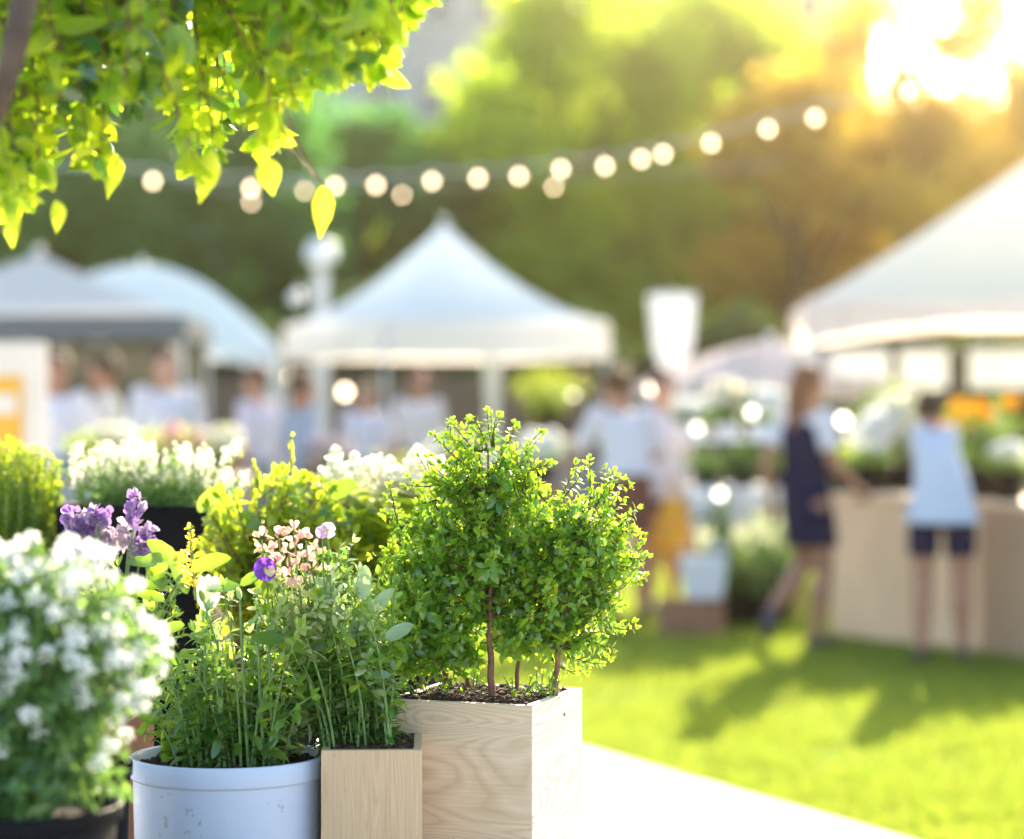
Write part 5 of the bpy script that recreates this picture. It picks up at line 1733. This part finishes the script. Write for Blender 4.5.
# ---- tall black planter with white flowers behind
def tall_black():
    d = 4.25
    a, b = W(56, 506, d), W(213, 506, d)
    t = thing('tall_black_planter', ((a.x + b.x) / 2, d + .12, TABLE_Z), 'tall rectangular black planter full of small white flowers behind the purple blooms', 'planter')
    zt = a.z; wx = b.x - a.x
    th = .012; cxx = (a.x + b.x) / 2
    h = zt - TABLE_Z - .002; zc = TABLE_Z + .002 + h / 2
    MB().box((cxx, d, zc), (wx, th, h)).build('front_panel', M['black_pot'], t, bevel=.003)
    MB().box((cxx, d + .26, zc), (wx, th, h)).build('back_panel', M['black_pot'], t, bevel=.003)
    for sx in (a.x + th / 2, b.x - th / 2): MB().box((sx, d + .13, zc), (th, .26 - th, h)).build('side_panel', M['black_pot'], t)
    MB().box((cxx, d + .13, zt - .05), (wx - 2 * th, .26 - th, .06)).build('soil', M['soil'], t)
    f = Fol(); st = MB(); spots = []
    for i in range(230):
        b0 = np.array([random.uniform(a.x + .02, b.x - .02), d + random.uniform(.02, .24), zt - .03])
        tx = 60 + (W(0, 0, 1).x * 0) + random.random() * 185
        tp = np.array(W(tx, random.uniform(462, 506) - 14 * abs(math.sin(tx * .11)) * random.random(), b0[1]))
        tp[0] = tp[0] * .55 + (b0[0] + random.gauss(0, .01)) * .45 if random.random() < .6 else tp[0]
        pts = bez(b0, (b0 + tp) / 2 + np.array([0, 0, .01]), tp, 6)
        st.tube(pts, .001, 4, False); stem_leaves(f, pts, .3, .012, .024, .28, LEAF, .0, .8, .3, .7)
        spots.append(tp)
    st.build('stems', M['green_stem'], t); f.build('foliage', M['alyssum_leaf'], t)
    protos = []
    picks = []
    for p in spots:
        if p[2] > W(0, 492, p[1]).z and all(np.linalg.norm(p - q_) > .010 for q_ in picks): picks.append(p)
    picks = picks[:96]
    for k, p in enumerate(picks):
        if k < 4:
            n = 20; u = rng.random((n, 1)); hgt = .030
            P = p + np.array([0, 0, 1]) * u * hgt
            v = unit(rng.normal(0, 1, (n, 3)) + [0, 0, .3])
            V, T = leaves(P + v * .003, v, rng.normal(0, 1, (n, 3)), rng.uniform(.006, .010, n), .0065, PETAL)
            protos.append((tri_obj('white_flower_spike', V, T, M['cream_petal'], t), p))
        else:
            q0, pp = protos[k % 4]
            o = q0.copy(); col.objects.link(o); o.parent = t; o.location = Vector(p - pp)
tall_black()


# ---- yellow-green feathery shrub at the left edge
def feathery():
    t, cx, cy, zt, r0 = nursery_pot('conifer_pot', 5, 62, 4.35, 620, 'feathery yellow green shrub in a black pot at the left edge behind the white bush')
    f = Fol(); st = MB()
    for i in range(420):
        a = random.uniform(0, 6.28); q_ = math.sqrt(random.random())
        b0 = np.array([cx + q_ * r0 * .6 * math.cos(a), cy + q_ * r0 * .6 * math.sin(a), zt - .015])
        tp = b0 + np.array([q_ * .035 * math.cos(a) + random.gauss(0, .008), q_ * .04 * math.sin(a), 0])
        tp[2] = W(0, 438 + 30 * q_ * q_ + random.random() ** 1.5 * 90, cy).z
        pts = bez(b0, (b0 + tp) / 2, tp, 7); st.tube(pts, .0012, 4, False)
        stem_leaves(f, pts, .25, .0055, .017, .42, LEAF, -.2, .8, .3, .8)
    st.build('stems', M['green_stem'], t); f.build('foliage', M['lime'], t)
feathery()


# ---- lime leafy plant behind the centre (190-350, 430-640)
def lime_plant():
    t, cx, cy, zt, r0 = nursery_pot('lime_leaf_pot', 262, 60, 3.95, 665, 'tall lime leafed plant with brown stems rising behind the blue pot')
    f = Fol(); st = MB(); br = Fol()
    for i in range(170):
        a = random.uniform(0, 6.28); q_ = random.random() * r0 * .6
        b0 = np.array([cx + q_ * math.cos(a), cy + q_ * math.sin(a), zt - .015])
        tx = random.uniform(200, 355); top = 470 + abs(tx - 285) * .35
        tp = np.array(W(tx, random.uniform(top, top + 100), 3.95 + random.uniform(-.08, .08)))
        pts = bez(b0, b0 * .5 + tp * .5 + np.array([-(tx - 262) / F * 1.6, 0, .02]), tp, 8)
        st.tube(pts, list(np.linspace(.0024, .001, 8)), 5, False)
        stem_leaves(f, pts, .4, .0105, .031, .6, OVAL, .35, .9, .4, .2, .3)
    for (px, py, ax, az, L) in ((222, 492, -.75, -.45, .055), (210, 528, .5, .85, .06), (240, 512, .7, -.5, .045), (318, 512, .8, -.1, .06), (330, 498, .6, .5, .05), (300, 505, -.3, .8, .045)):
        br.leafs([W(px, py, 3.9)], [(ax, random.uniform(-.2, .2), az)], [(.1, -.8, .5)], L, L * .62, OVAL)
    st.build('stems', M['brown_stem'], t); f.build('foliage', M['lime'], t); br.build('broad_leaves', M['broad'], t)
    for (bx, by, tx, ty, w_) in ((292, 475, 291, 436, .012), (262, 492, 253, 462, .011), (258, 500, 258, 470, .009)):
        p0, p1_ = np.array(W(bx, by, 3.93)), np.array(W(tx, ty, 3.93))
        sp = Fol(); stem_leaves(sp, bez(p0, (p0 + p1_) / 2, p1_, 6), 0, .0022, w_, .6, PETAL, -.6, .8, .25, .9, .5)
        sp.build('flower_spike', leaf_mat('bud_petal', [(.42, .42, .12), (.3, .38, .08), (.5, .45, .25)], .5), t)
        s_ = MB(); s_.tube(bez(W(bx, by + 60, 3.93), W(bx, by + 30, 3.93), p1_, 5), .0018, 5); s_.build('spike_stem', M['green_stem'], t)
lime_plant()


# ---- broad-leaved plant with white flowers (320-440, 465-580)
def broad_plant():
    t, cx, cy, zt, r0 = nursery_pot('broad_leaf_pot', 385, 68, 4.1, 650, 'broad leafed plant topped with white blossoms behind the green shrub')
    f = Fol(); st = MB()
    for i in range(115):
        a = random.uniform(0, 6.28); q_ = random.random() * r0 * .6
        b0 = np.array([cx + q_ * math.cos(a), cy + q_ * math.sin(a), zt - .015])
        tx = random.uniform(322, 450)
        tp = np.array(W(tx, random.uniform(494, 595), cy + random.uniform(-.09, .09)))
        pts = bez(b0, b0 * .5 + tp * .5 + np.array([0, 0, .03]), tp, 7)
        st.tube(pts, list(np.linspace(.003, .0014, 7)), 5, False)
        n = 4
        A = rng.normal(0, 1, (n, 3)) * [1, .8, .35] + [0, -.1, .05]
        L = rng.uniform(.035, .065, n)
        f.leafs(np.repeat(tp[None], n, 0) + rng.normal(0, .006, (n, 3)), A, np.tile([0, -.25, 1.], (n, 1)) + rng.normal(0, .35, (n, 3)), L, L * .6, OVAL)
    st.build('stems', M['green_stem'], t); f.build('foliage', M['lime'], t)
    proto = []
    for i in range(60):
        u = random.random()
        p = np.array(W(325 + u * 115, 478 - 8 * math.sin(u * 9) + random.gauss(0, 10) + (8 if u < .2 else 0), cy + random.uniform(-.08, .08)))
        if i < 3: proto.append((cluster_mesh(t, p, .008, 26, .012, .010, M['cream_petal'], up=.6), p))
        else:
            q0, pp = proto[i % 3]
            o = q0.copy(); col.objects.link(o); o.parent = t; o.location = Vector(p - pp)
broad_plant()


# ---- overhanging tree at the top left
def overhang():
    bx, by = -1.22, 3.35
    t = thing('overhanging_tree', (bx, by, 0), 'backlit yellow green tree whose drooping twigs hang into the top left of the photo', 'tree')
    MB().tube([(bx, by, 0), (bx + .02, by, .9), (bx - .02, by + .02, 1.9), (bx + .03, by, 2.9), (bx, by, 3.6)], [.12, .09, .08, .06, .03], 14).build('trunk', M['bark'], t, smooth=True)
    limbs = [
        [(bx, by, 1.95), W(-60, -60, 3.0), W(130, -95, 2.95), W(300, -85, 2.9), W(520, -60, 2.9)],
        [(bx, by, 1.85), W(-120, -20, 2.7), W(30, -30, 2.52), W(12, 60, 2.5), W(-6, 125, 2.5)],
        [(bx, by, 2.3), W(60, -150, 3.1), W(250, -140, 3.1), W(420, -110, 3.05)]]
    for k, l in enumerate(limbs):
        n = len(l)
        rad = [.045, .030, .020, .012, .006][:n] if k != 1 else [.04, .026, .017, .013, .008]
        MB().tube(l, rad, 10).build('branch', M['bark'], t, smooth=True)
    def bottom(px):
        prof = [(-40, 245), (0, 243), (28, 236), (60, 165), (95, 205), (118, 170), (150, 120), (195, 205), (222, 185), (245, 130), (272, 192), (296, 125), (322, 120), (350, 108), (378, 112), (395, 90), (410, 40), (430, 8), (470, 0), (515, 12), (540, -20)]
        for (a, b), (c, d_) in zip(prof, prof[1:]):
            if a <= px <= c: return b + (d_ - b) * (px - a) / (c - a)
        return 0
    st = MB(); f = Fol(); fdk = Fol()
    def drop(px, yb, d_, start=None, L=None, dk=0.0):
        p0 = W(px + random.uniform(-110, 10), -90, d_ + random.uniform(-.05, .1)) if start is None else start
        p2 = W(px, yb, d_)
        p1_ = W(px + random.uniform(-45, 25), (yb - 90) * .5, d_)
        pts = bez(p0, p1_, p2, 12)
        st.tube(pts, list(np.linspace(.0022, .0008, 12)), 4, False)
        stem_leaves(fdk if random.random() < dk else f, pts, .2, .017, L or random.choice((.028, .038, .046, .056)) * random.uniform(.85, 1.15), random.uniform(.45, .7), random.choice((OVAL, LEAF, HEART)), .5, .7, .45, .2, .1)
    for i in range(285):
        px = random.uniform(-45, 430) if i > 150 else (random.uniform(-45, 180) if i < 60 else random.uniform(265, 420))
        yb = bottom(px)
        yy = yb - 42 - random.random() ** 1.5 * max(20, yb) * .9
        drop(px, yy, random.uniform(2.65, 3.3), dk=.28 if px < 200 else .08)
    for px in (-10, -4, 0, 4, 8, 12, 16, 20, 24, 30, 36, 42, 70, 84, 92, 100, 150, 195, 200, 215, 270, 265, 290, 310, 330, 350, 360, 372, 378, 385, 392):
        drop(px + random.uniform(-4, 4), bottom(px) - 45, random.uniform(2.75, 3.0))
    for px in (405, 415, 425, 440, 455, 470, 485, 500, 512, 518):
        drop(px, bottom(px) - 22, 2.9, L=.028)
    # single leaves that stand out
    for (x0, y0, x1, y1, d_, w_) in ((322, 186, 323, 238, 2.75, .42), (268, 158, 272, 196, 2.75, .7), (14, 214, 10, 248, 2.7, .5), (110, 150, 112, 200, 2.9, .5), (30, 10, 24, 70, 2.8, .45), (125, 20, 140, 80, 2.75, .55), (165, 30, 180, 80, 2.75, .5), (56, 200, 60, 234, 2.8, .5), (212, 150, 200, 205, 2.8, .45)):
        a, b = W(x0, y0, d_), W(x1, y1, d_)
        L = (b - a).length
        f.leafs([a], [b - a], [(random.uniform(-.9, .9), -1, .3)], L, L * w_, leaf_template(((.12, .3), (.34, .5), (.6, .4), (.85, .13)), random.uniform(.1, .35), .3))
    st.tube([W(282, 100, 2.78), W(300, 150, 2.76), W(322, 184, 2.75)], .0012, 5)
    st.tube([W(282, 140, 2.78), W(305, 165, 2.76), W(322, 184, 2.75)], .0010, 5)
    st.build('twigs', M['twig'], t)
    f.build('foliage', M['over'], t); fdk.build('painted_shade_leaves', M['over_shaded'], t)  # the dark leaves carry painted crown shade
overhang()


# ------------------------------------------------------------------ haze
def haze():
    m = MB().box((0, 54, 14.5), (184, 124, 31))
    o = m.build('haze', M['cable'])
    mt, nt, out = new_mat('haze')
    pv = nt.nodes.new('ShaderNodeVolumePrincipled')
    pv.inputs['Color'].default_value = (1.0, .84, .56, 1)
    pv.inputs['Density'].default_value = HAZE_DENSITY
    pv.inputs['Anisotropy'].default_value = HAZE_G
    nt.links.new(pv.outputs[0], out.inputs['Volume'])
    o.data.materials.clear(); o.data.materials.append(mt)
    o['kind'] = 'stuff'; o['label'] = 'warm sunlit haze in the air'; o['category'] = 'haze'
haze()
